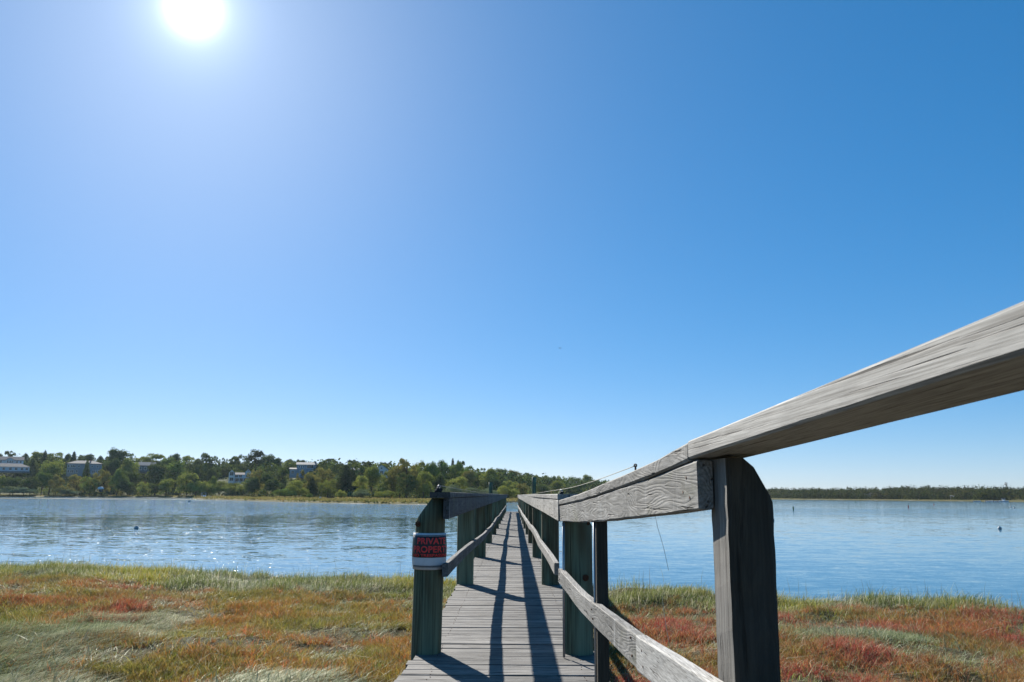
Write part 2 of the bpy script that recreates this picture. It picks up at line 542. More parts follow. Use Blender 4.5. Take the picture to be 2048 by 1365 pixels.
# edge grass ---------------------------------------------------------------
x, y = scatter(3600, y0=6)
d, g, h, r, q, q2 = zones(x, y)
clump = np.clip(.25 + 3.2 * (vnoise(x, y, 2.0, 41, 3) - .42), .06, 1)
keep = RS.rand(len(x)) < np.maximum(g * clump, .10 * clump ** 2 * (1 - h) * (vnoise(x, y, 1.1, 45, 2) > .5))
x, y, d, g, q = x[keep], y[keep], d[keep], g[keep], q[keep]
n = len(x)
P = np.stack([x, y, ground_z(x, y) - .01], -1)
tall = np.where(g > .3, 1., .75)
H = RS.gamma(5, .018, n) * tall * np.clip(.45 + 1.1 * vnoise(x, y, 1.5, 49, 3), .4, 1.2) * np.clip(1.2 - .12 * d, .7, 1.2) + .03
a = RS.uniform(0, 2 * np.pi, n)
lean = np.stack([np.cos(a), np.sin(a)], -1) * (H * RS.uniform(.1, .75, n))[:, None] + np.array([.03, -.02])
W = RS.uniform(.0035, .007, n)
yl = np.clip((vnoise(x, y, .7, 43, 2) - .35) * 3, 0, 1)[:, None]
c = (1 - yl) * pal(n, [(.10, .13, .03), (.15, .17, .045), (.40, .38, .25), (.06, .075, .025)], [4, 3, 2.5, 3]) + \
    yl * pal(n, [(.19, .20, .03), (.29, .26, .04), (.13, .155, .03), (.33, .22, .05), (.42, .38, .22)], [4, 4, 3, 2, 2])
st_ = RS.rand(n) < .22
c[st_] = pal(int(st_.sum()), [(.40, .38, .27), (.30, .27, .17)], [1, 1])
H[st_] *= .55; lean[st_] *= 2.0
tag(link('marsh_grass', blades_mesh('marsh_grass', P, H, W, lean, RS.uniform(0, np.pi, n), c, .05), M['blade']), kind='stuff',
    label='green and yellow cordgrass along the water edge of the marsh', cat='grass')

# tall dark flower stalks at the very edge ---------------------------------
x = RS.uniform(-13, 13, 2200); y = y_edge(x) - RS.gamma(1.4, .22, len(x)) + .1
k = RS.rand(len(x)) < np.clip(3.0 * (vnoise(x, y, .9, 51, 2) - .32), .1, 1) * .42
x, y = x[k], y[k]; n = len(x)
P = np.stack([x, y, ground_z(x, y)], -1)
H = RS.uniform(.2, .48, n)
a = RS.uniform(0, 2 * np.pi, n)
lean = np.stack([np.cos(a), np.sin(a)], -1) * (H * RS.uniform(.02, .28, n))[:, None]
c = pal(n, [(.07, .075, .04), (.12, .12, .06), (.16, .12, .08)], [3, 2, 1])
tag(link('grass_stalks', blades_mesh('grass_stalks', P, H, RS.uniform(.004, .007, n), lean, RS.uniform(-.4, .4, n), c, 0, .5), M['blade']), kind='stuff',
    label='thin dark seed stalks rising above the edge grass against the water', cat='grass')

# glasswort ----------------------------------------------------------------
x, y = scatter(1450)
d, g, h, r, q, q2 = zones(x, y)
cl = vnoise(x, y, 1.6, 61, 3)
keep = RS.rand(len(x)) < r * np.clip(.15 + 3.2 * (cl - .36), .05, 1)
x, y, d = x[keep], y[keep], d[keep]
n0 = len(x); B = 8
right = (x > .1).astype(float)[:, None]
hue = np.clip((vnoise(x, y, .55, 62, 3) - .38) * 3.2, 0, 1)[:, None]
hue2 = np.clip((vnoise(x, y, 1.1, 63, 3) - .42) * 3.5, 0, 1)[:, None]
redc = pal(n0, [(.33, .065, .05), (.26, .04, .038), (.38, .13, .085), (.29, .09, .08)], [4, 3, 2, 2])
orac = pal(n0, [(.34, .17, .04), (.27, .19, .04), (.38, .14, .05), (.16, .16, .035)], [4, 3, 2, 2])
grnc = pal(n0, [(.16, .18, .035), (.24, .22, .05), (.10, .12, .03)], [3, 3, 2])
fr = np.clip(right * (.5 + .8 * hue) + (1 - right) * (.12 + .7 * hue) + RS.randn(n0, 1) * .22, 0, 1)
c0 = fr * redc + (1 - fr) * orac
fg = np.clip(hue2 * (.8 - .25 * right) + (RS.rand(n0, 1) < .14) * .7 + np.clip((2.6 - d[:, None]) * .25, 0, .4), 0, 1)
c0 = (1 - fg) * c0 + fg * grnc
px = np.repeat(x, B) + RS.randn(n0 * B) * .016; py = np.repeat(y, B) + RS.randn(n0 * B) * .016
n = n0 * B
P = np.stack([px, py, ground_z(px, py) - .01], -1)
H = np.repeat(RS.gamma(5, .0105, n0) * (.75 + .7 * np.clip(vnoise(x, y, 1.6, 61, 3), 0, 1)), B) * RS.uniform(.5, 1.15, n) + .02
a = RS.uniform(0, 2 * np.pi, n)
lean = np.stack([np.cos(a), np.sin(a)], -1) * (H * RS.uniform(.2, 1.3, n))[:, None]
c = np.repeat(c0, B, 0) * RS.uniform(.6, 1.35, (n, 1))
dead = RS.rand(n) < .12
c[dead] = pal(int(dead.sum()), [(.34, .30, .20), (.24, .19, .12)], [1, 1])
tag(link('glasswort', blades_mesh('glasswort', P, H, RS.uniform(.0032, .0062, n), lean, RS.uniform(0, np.pi, n), c, 0, .5), M['blade']), kind='stuff',
    label='low red and orange glasswort covering the salt marsh', cat='marsh plants')

# matted pale hay ----------------------------------------------------------
x, y = scatter(4200)
d, g, h, r, q, q2 = zones(x, y)
patch = (vnoise(x, y, 1.8, 71, 3) > .60)
keep = RS.rand(len(x)) < np.maximum(h, .06 + .5 * g * (vnoise(x, y, 1.2, 73, 2) > .55) * .5 + .12 * patch)
x, y, h, g = x[keep], y[keep], h[keep], g[keep]
n = len(x)
flow = 6.5 * vnoise(x, y, .28, 72, 2) + 1.3 * (vnoise(x, y, 1.4, 74, 2) - .5) + RS.randn(n) * .55 - 2.2
swell = .10 * (vnoise(x, y, 1.3, 75, 2)) * h
Ln = RS.gamma(4, .028, n)+.02
P = np.stack([x, y, ground_z(x, y) + swell + RS.uniform(0, .05, n)], -1)
lean = np.stack([np.cos(flow), np.sin(flow)], -1) * Ln[:, None]
H = RS.uniform(.0, .05, n) + (RS.rand(n) < .08) * RS.uniform(.02, .12, n)
tone = vnoise(x, y, 1.0, 76, 3)[:, None]
c = np.clip(1.9 - 2.6 * tone, 0, 1) * pal(n, [(.15, .17, .08), (.25, .25, .15), (.08, .105, .04)], [3, 2, 3]) + np.clip(2.6 * tone - .9, 0, 1) * pal(n, [(.33, .31, .21), (.11, .13, .055), (.20, .17, .10)], [2, 3, 2])
tag(link('matted_hay', blades_mesh('matted_hay', P, H, RS.uniform(.003, .007, n), lean, flow + np.pi / 2, c, .1, .55, 1.9), M['straw']), kind='stuff',
    label='pale flattened salt hay lying in swirls on the marsh', cat='grass')

# long dead reeds dropped by the tide
n = 900
x = RS.uniform(-12, 12, n); y = RS.uniform(6, 18, n); k = (y < y_edge(x) - .4) & (np.abs(x + .03) > .75) & (RS.rand(n) < .25 + vnoise(x, y, .8, 79, 2)); x, y = x[k], y[k]; n = len(x)
a = RS.uniform(-.7, .7, n) + (RS.rand(n) < .5) * np.pi; L = RS.uniform(.15, .5, n)
c = pal(n, [(.42, .38, .27), (.28, .22, .14), (.5, .47, .36)], [3, 2, 1])
tag(link('dead_reeds', blades_mesh('dead_reeds', np.stack([x, y, ground_z(x, y) + RS.uniform(.04, .12, n)], -1), RS.uniform(-.02, .05, n), RS.uniform(.005, .010, n), np.stack([np.cos(a), np.sin(a)], -1) * L[:, None], a + np.pi / 2, c, 0, .5, 1.0), M['straw']), kind='stuff',
    label='bleached dead reeds strewn over the marsh by the tide', cat='reeds')

# ------------------------------------------------------------------ boardwalk
def cx(y): return -.053 + .0027 * (y - 6)
def hw(y): return np.interp(y, [6, 53], [.408, .365])
END = 54.0
walk = empty('boardwalk', (0, 5.9, 0), 'long weathered grey boardwalk with handrails crossing the marsh out over the water', 'boardwalk')

# deck: planks laid across
bm = bmesh.new()
r = np.random.RandomState(3)
y = -1.7; rnd = []
while y < END:
    w = .138 + r.randn() * .002
    xl = -.64 + .0027 * (y - 6) + r.randn() * .010; xr = .575 + .0027 * (y - 6) + r.randn() * .010
    dz = r.randn() * .0022; tl = r.randn() * .0025
    nb = len(bm.verts)
    c = .0035
    rings = []
    N = 7
    ca = r.randn() * .0015
    for k in range(N):
        t = k / (N - 1); xx = xl + (xr - xl) * t
        z = dz + tl * (t - .5)
        e = r.randn(4) * .0012
        sec = [(y + c + e[0], z), (y + w * .5, z - abs(ca)), (y + w - c + e[1], z), (y + w + e[1], z - c), (y + w + e[1], z - .036), (y + e[0], z - .036), (y + e[0], z - c)]
        rings.append([bm.verts.new((xx, a_, b_)) for a_, b_ in sec])
    for a_, b_ in zip(rings[:-1], rings[1:]):
        for i in range(7):
            j = (i + 1) % 7
            bm.faces.new((a_[i], b_[i], b_[j], a_[j]))
    bm.faces.new(rings[0]); bm.faces.new(rings[-1][::-1])
    rv = r.rand(3) * 30
    rnd += [rv] * (len(bm.verts) - nb)
    y += w + .005 + abs(r.randn()) * .005
bmesh.ops.recalc_face_normals(bm, faces=bm.faces[:])
deck = from_bm('deck', bm, M['deckwood'], walk)
a = deck.data.attributes.new('rnd', 'FLOAT_VECTOR', 'POINT')
a.data.foreach_set('vector', np.array(rnd, np.float32).ravel())
bm = bmesh.new(); rn = np.random.RandomState(4); y = 1.2 + .069
while y < 30:
    for xx in (-.478, .445):
        for dy in (-.036, .034):
            px_, py_ = xx + .0027 * (y - 6) + rn.randn() * .006, y + dy + rn.randn() * .004
            tube_bm([(px_, py_, -.001), (px_, py_, .0025)], .0034, 6, bm)
    y += .1465
nl = from_bm('nail_heads', bm, M['rust'], walk); nl['kind'] = 'stuff'
for s, nm in ((-.50, 1), (.42, 2)):
    path = [(s + .0027 * (yy - 6), yy, -.040, .05, .19) for yy in np.linspace(-1.6, END - .1, 32)]
    from_bm('stringer', board_bm(path, 50 + nm), M['stringer'], walk, rnd=(nm, 0, 0))

def pile_bm(x, y, z0, z1, rad, lean=(0, 0), cut=None, seed=0, n=28):
    r = np.random.RandomState(abs(seed) + 1)
    bm = bmesh.new()
    pr = 1 + .018 * np.cos(np.arange(n) * 2 * np.pi / n * 2 + r.rand() * 6) + r.randn(n) * .006
    zs = np.linspace(z0, z1, 14)
    pts = [(x + lean[0] * (z - z0), y + lean[1] * (z - z0), z) for z in zs]
    rings = []
    for p in pts:
        rings.append([bm.verts.new((p[0] + math.cos(a) * rad * pr[k], p[1] + math.sin(a) * rad * pr[k], p[2])) for k, a in enumerate(np.arange(n) * 2 * np.pi / n)])
    for a_, b_ in zip(rings[:-1], rings[1:]):
        for i in range(n):
            j = (i + 1) % n
            bm.faces.new((a_[i], a_[j], b_[j], b_[i]))
    bm.faces.new(rings[0][::-1]); bm.faces.new(rings[-1])
    if cut:
        co, no = cut
        g = bmesh.ops.bisect_plane(bm, geom=bm.verts[:] + bm.edges[:] + bm.faces[:], plane_co=co, plane_no=no, clear_outer=True)
        es = [e for e in g['geom_cut'] if isinstance(e, bmesh.types.BMEdge)]
        bmesh.ops.holes_fill(bm, edges=es)
    bmesh.ops.recalc_face_normals(bm, faces=bm.faces[:])
    return bm

PY = [5.9, 10.25, 14.6, 18.85, 23.0, 27.0, 31.2, 35.3, 39.6, 43.9, 48.3, 52.6]
CAPZ = 1.067
def ltop(k): return CAPZ
def low_l(k): return [.591, .522, .47, .45, .46, .43, .45, .44, .45, .44, .45, .45][k]
def low_r(k): return [.56, .535, .545, .50, .49, .47, .47, .46, .46, .45, .45, .45][k]
RP = .104
def shade_smooth_by_angle(o):
    o.data.polygons.foreach_set('use_smooth', [abs(p.normal.z) < .3 for p in o.data.polygons])
posts_L = []
for k, y in enumerate(PY):
    for s in (-1, 1):
        xc = cx(y) + s * (hw(y) + RP + (.004 * ((k * 7 + s) % 3)))
        top = CAPZ - .042 if s < 0 else CAPZ - .020 - .035
        z0 = -1.9 if y > 11 else -1.2
        cut = ((xc + s * .0, 0, top - .03), Vector((s * .8, 0, .6))) if True else None
        ln = (0, 0)
        if s < 0 and k == 0: ln = (.012, 0)
        b = pile_bm(xc - ln[0] * 1.2, y, z0, top, RP, ln, ((xc - s * .026, y, top), Vector((s * .80, 0, .60))), seed=k * 2 + s)
        o = from_bm('post', b, M['pile'], walk, rnd=(k * 3.1, s * 5.7, k * 1.3))
        shade_smooth_by_angle(o)
        if k == 0 and s < 0: postL1 = (o, xc)
        if k == 0 and s > 0: postR1 = (o, xc)

def rail_path(side_x, zt, w, h, y0, y1, k, wob=.01, n=8, zsag=.0):
    r = np.random.RandomState(abs(k) + 1)
    ys = np.linspace(y0, y1, n)
    out = []
    a, b = r.randn(2) * wob
    for t, yy in zip(np.linspace(0, 1, n), ys):
        out.append((side_x(yy) + a * math.sin(t * 3.1) , yy, (zt[0] + (zt[1] - zt[0]) * t) - zsag * math.sin(t * math.pi) + b * .4 * math.sin(t * 6.2), w, h))
    return out
# far handrails: top board and cap, in lengths that butt over the posts
def seg_list(step):
    i = 0; out = []
    while i < len(PY) - 1:
        j = min(i + step, len(PY) - 1)
        out.append((i, j)); i = j
    return out
for s in (-1, 1):
    for (i, j) in seg_list(2):
        y0 = PY[i] - (.14 if i == 0 and s < 0 else (.20 if i == 0 else -.003)); y1 = PY[j] + (.12 if j == len(PY) - 1 else -.003)
        zt = CAPZ - .04 if s < 0 else 1.018
        xs = (lambda yy: cx(yy) - hw(yy) - .003) if s < 0 else (lambda yy: cx(yy) + hw(yy) - .037)
        p = rail_path(xs, (zt, zt), .040, .142, y0, y1, 100 + i + s, .004, 9)
        if s > 0 and i == 0:
            p = [(x_ , y_, z_, w_, h_) for (x_, y_, z_, w_, h_) in p]
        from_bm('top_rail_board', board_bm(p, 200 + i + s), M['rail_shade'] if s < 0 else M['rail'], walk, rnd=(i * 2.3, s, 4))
    for (i, j) in seg_list(2):
        y0 = PY[i] - (.16 if i == 0 and s < 0 else (.20 if i == 0 else -.002)); y1 = PY[j] + (.14 if j == len(PY) - 1 else -.002)
        if s < 0:
            xs = lambda yy: cx(yy) - hw(yy) - .095; zt = CAPZ
        else:
            xs = lambda yy: cx(yy) + hw(yy) - .040; zt = 1.059
        p = rail_path(xs, (zt, zt), .140, .038, y0, y1, 150 + i + s, .004, 9)
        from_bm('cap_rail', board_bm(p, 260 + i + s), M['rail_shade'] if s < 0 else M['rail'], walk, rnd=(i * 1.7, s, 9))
    for i in range(len(PY) - 1):
        f = low_l if s < 0 else low_r
        y0 = PY[i] - (.15 if i == 0 else -.004); y1 = PY[i + 1] - .004
        if s < 0: xs = lambda yy: cx(yy) - hw(yy) - .001
        else: xs = lambda yy: cx(yy) + hw(yy) - .039
        p = rail_path(xs, (f(i), f(i + 1)), .038, .086, y0, y1, 300 + i * 2 + s, .012, 9, .006)
        if i == 0 and s > 0:
            p = [q_ for q_ in p if q_[1] > 5.8]
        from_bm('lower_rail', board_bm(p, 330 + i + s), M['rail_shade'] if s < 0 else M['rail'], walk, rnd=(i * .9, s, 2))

# near right handrail that flares and climbs towards the viewer
B0, P0 = 5.70, 2.25
def xi(y): return .327 + (.500 - .327) * (B0 - y) / (B0 - P0)
tops = catmull([(5.70, 1.017), (4.61, 1.060), (3.77, 1.105), (2.81, 1.160), (2.32, 1.197)], 5)
bots = catmull([(5.70, .876), (4.61, .905), (3.77, .940), (2.81, .985), (2.25, 1.014)], 5)
ys = np.linspace(5.70, 2.32, 18)
tz = np.interp(ys, tops[::-1, 0], tops[::-1, 1]); bz = np.interp(ys, bots[::-1, 0], bots[::-1, 1])
ct = np.interp(ys, [2.3, 5.7], [.050, .034])
path = [(xi(y_) - .006, y_, t_, .145, c_) for y_, t_, c_ in zip(ys, tz, ct)]
o = from_bm('cap_rail', board_bm(path, 401, .006, .001), M['rail'], walk, rnd=(3.3, 1, 7))
ys = np.linspace(5.70, 2.25, 18)
tz = np.interp(ys, tops[::-1, 0], tops[::-1, 1]); bz = np.interp(ys, bots[::-1, 0], bots[::-1, 1]); ct = np.interp(ys, [2.3, 5.7], [.050, .034])
path = [(xi(y_), y_, t_ - c_ - .002, .042, t_ - c_ - .002 - b_) for y_, t_, b_, c_ in zip(ys, tz, bz, ct)]
from_bm('top_rail_board', board_bm(path, 402, .005, .001), M['rail'], walk, rnd=(6.1, 2, 3))
# nearest cap, past the big post
path = [(.492 - .008 * (2.315 - y_) / 1.5, y_, 1.201 + .0215 * (2.315 - y_), .147, .050) for y_ in np.linspace(2.315, -1.2, 30)]
tag(from_bm('cap_rail', board_bm(path, 403, .005, .0002), M['cap_near'], walk, rnd=(9.1, 5, 1)), 'pale grey cap board running past the viewer at upper right')
path = [(.502, y_, 1.149 + .0215 * (2.315 - y_), .040, .13) for y_ in np.linspace(.30, -1.2, 10)]
# lower rail, two lengths
ys = np.linspace(5.775, 3.12, 10)
from_bm('lower_rail', board_bm([(xi(y_) - .002, y_, np.interp(y_, [3.1, 4.67, 5.78], [.552, .528, .563]), .040, np.interp(y_, [3.1, 5.7], [.115, .088])) for y_ in ys], 411, .004, .0009), M['rail'], walk, rnd=(2, 8, 1))
ys = np.linspace(3.115, -.6, 16)
from_bm('lower_rail', board_bm([(xi(y_) - .006, y_, np.interp(y_, [-.6, 2.2, 3.12], [.66, .592, .556]), .044, .122) for y_ in ys], 412, .005, .0008), M['cap_near'], walk, rnd=(4, 3, 6))
# big squared post under the joint of the caps
bm = bmesh.new()
r = np.random.RandomState(8)
zs = np.linspace(-1.1, 1.146, 60)
rings = []
for z in zs:
    e = r.randn(8) * .0013
    x0, x1, y0, y1 = .546 - .000, .662 - .012 * (1.1 - z) * .6, 2.115, 2.30
    c = .010
    sec = [(x0 + c, y0), (x1 - c, y0), (x1, y0 + c), (x1, y1 - c), (x1 - c, y1), (x0 + c, y1), (x0, y1 - c), (x0, y0 + c)]
    rings.append([bm.verts.new((a_ + e[i] * .6, b_ + e[i] * .5, z)) for i, (a_, b_) in enumerate(sec)])
for a_, b_ in zip(rings[:-1], rings[1:]):
    for i in range(8):
        j = (i + 1) % 8
        bm.faces.new((a_[i], a_[j], b_[j], b_[i]))
bm.faces.new(rings[0][::-1]); bm.faces.new(rings[-1])
for co, no in (((.588, 2.2, 1.146), (.66, 0, .75)), ((.632, 2.2, 1.09), (.88, 0, .47))):
    g = bmesh.ops.bisect_plane(bm, geom=bm.verts[:] + bm.edges[:] + bm.faces[:], plane_co=co, plane_no=no, clear_outer=True)
    bmesh.ops.holes_fill(bm, edges=[e for e in g['geom_cut'] if isinstance(e, bmesh.types.BMEdge)])
bmesh.ops.recalc_face_normals(bm, faces=bm.faces[:])
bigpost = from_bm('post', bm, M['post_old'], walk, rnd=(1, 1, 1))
bigpost.data.materials.append(M['post_sunlit'])
bigpost.data.polygons.foreach_set('material_index', [1 if p.normal.x < -.9 else 0 for p in bigpost.data.polygons])  # sun-facing left side gets paler wood, sunlight put into its colour
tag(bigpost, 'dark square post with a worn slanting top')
# another post of the ramp behind the viewer's right
bm = bmesh.new(); box_bm(bm, .546, .662, -1.1, -.94, -1.1, 1.20, .008)
from_bm('post', bm, M['post_old'], walk, rnd=(2, 1, 1))
# slim brown upright
path_b = bmesh.new(); box_bm(path_b, .4215, .4745, 4.16, 4.25, -.0005, .952, .004)
tag(from_bm('upright', path_b, M['post_old'], walk, rnd=(5, 2, 1)), 'slim brown upright beside the first post')
from_bm('conduit', tube_bm([(.412, 4.20, .0), (.412, 4.20, .5), (.413, 4.20, .93)], .006, 8), M['steel'], walk, smooth=True)
from_bm('conduit', tube_bm([(.352, 5.70, .004), (.352, 5.695, .5), (.352, 5.69, .87)], .008, 8), M['steel'], walk, smooth=True)
# bolts
def bolt(x, y, z, r, parent, sc_=1.0):
    bm = tube_bm([(x, y, z), (x, y - .004, z)], r * 1.5, 16)
    tube_bm([(x, y - .004, z), (x, y - .016, z)], r * .85, 6, bm)
    bmesh.ops.recalc_face_normals(bm, faces=bm.faces[:])
    return from_bm('bolt', bm, M['rust'], parent)
xc = postL1[1]
bolt(xc - .068, 5.9 - .083, .85, .013, walk)
xr = postR1[1]
bolt(xr + .045, 5.9 - .098, .50, .015, walk)
bolt(xr + .07, 5.9 - .082, .86, .008, walk)
def nail_x(x, y, z, r=.0045):                 # heads on the faces that look across the walk
    bm = tube_bm([(x + .003, y, z), (x - .0018, y, z)], r, 8)
    bmesh.ops.recalc_face_normals(bm, faces=bm.faces[:])
    return from_bm('nail', bm, M['rust'], walk)
for y_, z_ in ((5.62, .98), (5.60, .90), (5.0, .93), (2.36, 1.10), (2.33, 1.045), (2.40, 1.06), (3.9, 1.03)): nail_x(xi(y_), y_, z_)
for y_, z_ in ((5.70, .535), (5.68, .50), (3.22, .53), (3.20, .47), (3.02, .52), (3.00, .47), (4.22, .50), (4.19, .46)): nail_x(xi(y_) - .005, y_, z_)
for k_ in (1, 2, 3, 4):
    for dz_ in (.03, .10): nail_x(cx(PY[k_]) + hw(PY[k_]) - .038, PY[k_] + .03, 1.018 - dz_, .006)

# ------------------------------------------------------------------ cap fittings and strings
def knob(loc, label, k=1.0):
    o = empty('string_anchor', loc, label, 'anchor')
    bm = bmesh.new()
    bmesh.ops.create_uvsphere(bm, u_segments=14, v_segments=8, radius=1)
    for v in bm.verts:
        q_ = k * (1 + .22 * math.sin(5 * v.co.x + 3 * v.co.z + 1)); v.co.x *= .027 * q_; v.co.y *= .022 * q_; v.co.z = (max(v.co.z, -.5) * .022 * q_ + .011 * k)
    from_bm('block', bm, M['rubber'], o, True, True)
    pts = [(.009 * k * math.cos(a), 0, (.037 + .009 * math.sin(a)) * k) for a in np.linspace(0, 2 * math.pi, 13)]
    from_bm('eye', tube_bm(pts, .0028, 6, caps=False), M['steel'], o, True, True)
    return o
knob((-.502, 5.83, CAPZ - .0005), 'small black block with a steel eye on the near end of the left cap rail')
knob((.365, 6.05, 1.0585), 'small black block with a steel eye on the right cap rail by the bend', .6)
o = empty('screw_eye', (xi(3.1) + .004, 3.1, 1.143), 'rusty screw eye standing on the sloping right cap rail', 'screw')
from_bm('shank', tube_bm([(0, 0, -.004), (0, 0, .012)], .0035, 8), M['rust'], o, True)
pts = [(.005 * math.cos(a), 0, .017 + .005 * math.sin(a)) for a in np.linspace(0, 2 * math.pi, 11)]
from_bm('eye', tube_bm(pts, .0024, 6, caps=False), M['rust'], o, True, True)
def string(pts, rad, label, mat):
    c = catmull(pts, 10)
    bm = tube_bm([tuple(p) for p in c], rad, 6)
    return tag(from_bm('string', bm, mat, smooth=True), label, 'string')
string([(-.502, 5.83, 1.112), (-.44, 8.2, 1.092), (-.43, 11, 1.084), (-.42, 20, 1.074), (-.38, 34, 1.070)], .0018, 'pale string stretched above the left cap rail from the black block', M['twine'])
string([(.464, 3.1, 1.160), (.455, 4.6, 1.128), (.42, 6.05, 1.102), (.41, 9, 1.092), (.42, 18, 1.070), (.44, 34, 1.064)], .0016, 'pale string stretched above the right cap rail from the screw eye', M['twine'])
string([(.365, 6.05, 1.088), (.352, 6.0, 1.095), (.338, 5.93, 1.066), (.334, 5.86, 1.0600)], .0015, 'short curl of string hanging over the right cap rail at the bend', M['twine'])
string([(.545, 3.2, .985), (.556, 3.2, .93), (.575, 3.2, .86), (.592, 3.2, .775)], .0008, 'thin dark fishing line dangling under the sloping right rail', M['line'])
string([(.60, 3.4, .66), (.612, 3.4, .55), (.632, 3.4, .42), (.640, 3.4, .28)], .0009, 'pale dead twine hanging below the fishing line', M['twine'])

# ------------------------------------------------------------------ the sign, wrapped round the first left post
SX, SY = postL1[1] + .008, 5.9
SR = RP + .0095
def arc_sheet(r, a0, a1, z0, z1, th, n=40, nz=6, bulge=.006):
    """curved sheet; angle 0 faces the viewer (-y), positive to the right"""
    bm = bmesh.new()
    outer, inner = [], []
    for k in range(nz + 1):
        z = z0 + (z1 - z0) * k / nz
        tz_ = (z - .546) / (.79 - .546)
        rr = r + bulge * math.sin(math.pi * min(max(tz_, 0), 1))
        oo, ii = [], []
        for i in range(n + 1):
            a = a0 + (a1 - a0) * i / n
            oo.append(bm.verts.new((SX + math.sin(a) * rr, SY - math.cos(a) * rr, z)))
            ii.append(bm.verts.new((SX + math.sin(a) * (rr - th), SY - math.cos(a) * (rr - th), z)))
        outer.append(oo); inner.append(ii)
    for k in range(nz):
        for i in range(n):
            bm.faces.new((outer[k][i], outer[k][i + 1], outer[k + 1][i + 1], outer[k + 1][i]))
            bm.faces.new((inner[k][i + 1], inner[k][i], inner[k + 1][i], inner[k + 1][i + 1]))
    for i in range(n):
        bm.faces.new((outer[0][i + 1], outer[0][i], inner[0][i], inner[0][i + 1]))
        bm.faces.new((outer[nz][i], outer[nz][i + 1], inner[nz][i + 1], inner[nz][i]))
    for k in range(nz):
        bm.faces.new((outer[k][0], outer[k + 1][0], inner[k + 1][0], inner[k][0]))
        bm.faces.new((outer[k + 1][n], outer[k][n], inner[k][n], inner[k + 1][n]))
    bmesh.ops.recalc_face_normals(bm, faces=bm.faces[:])
    return bm
sign = empty('warning_sign', (SX, SY, .546), 'black and white warning sign with red lettering wrapped around the first post', 'sign')
from_bm('sheet', arc_sheet(SR, -1.45, 1.62, .546, .790, .0012), M['sign_white'], sign, smooth=True)
AM = 1.32
for z0_, z1_ in ((.6275, .7695),):
    from_bm('black_panel', arc_sheet(SR + .0012, -AM + .02, AM + .16, z0_, z1_, .001), M['sign_black'], sign, smooth=True)
for z0_, z1_ in ((.7725, .7765), (.5625, .5655), (.5685, .574)):
    from_bm('black_line', arc_sheet(SR + .0012, -AM + .02, AM + .16, z0_, z1_, .001, nz=1), M['sign_black'], sign, smooth=True)
for a_ in (-AM - .02,):
    from_bm('black_line', arc_sheet(SR + .0012, a_ - .012, a_ + .012, .574, .7695, .001, n=2), M['sign_black'], sign, smooth=True)
def sign_text(txt, a_left, a_right, z0, z1, bold=.02):
    cu = bpy.data.curves.new('txt', 'FONT')
    cu.body = txt; cu.size = 1; cu.offset = bold; cu.space_character = 1.05
    ob = bpy.data.objects.new('txt', cu)
    COL.objects.link(ob)
    dg = bpy.context.evaluated_depsgraph_get()
    me = bpy.data.meshes.new_from_object(ob.evaluated_get(dg))
    bpy.data.objects.remove(ob)
    bm = bmesh.new(); bm.from_mesh(me)
    xs = [v.co.x for v in bm.verts]; zs_ = [v.co.y for v in bm.verts]
    x0, x1, h0, h1 = min(xs), max(xs), min(zs_), max(zs_)
    for t in np.linspace(0, 1, 60)[1:-1]:
        bmesh.ops.bisect_plane(bm, geom=bm.verts[:] + bm.edges[:] + bm.faces[:], plane_co=(x0 + (x1 - x0) * t, 0, 0), plane_no=(1, 0, 0))
    for v in bm.verts:
        a = a_left + (a_right - a_left) * (v.co.x - x0) / (x1 - x0)
        z = z0 + (z1 - z0) * (v.co.y - h0) / (h1 - h0)
        rr = SR + .0030 + .006 * math.sin(math.pi * (z - .546) / (.79 - .546))
        v.co = (SX + math.sin(a) * rr, SY - math.cos(a) * rr, z)
    return from_bm('lettering', bm, M['sign_red'], sign)
sign_text('PRIVATE', -.68, 1.20, .7165, .7590, .03)
sign_text('PROPERTY', -.98, 1.50, .6605, .7050, .03)
sign_text('NO TRESPASSING', -.98, 1.40, .6325, .6525, .03)

# ------------------------------------------------------------------ far pilings at the end of the walk
for (x_, zt, lab) in ((1.44, 2.16, 'tall grey mooring piling right of the boardwalk end'), (-1.30, 1.83, 'shorter grey mooring piling left of the boardwalk end')):
    b = pile_bm(x_, 53, -2.5, zt, .125, seed=int(x_ * 10) + 40)
    o = from_bm('mooring_piling', b, M['pile'], rnd=(x_, 3, 3)); shade_smooth_by_angle(o)
    tag(o, lab, 'piling', 'mooring pilings beside the walk end')

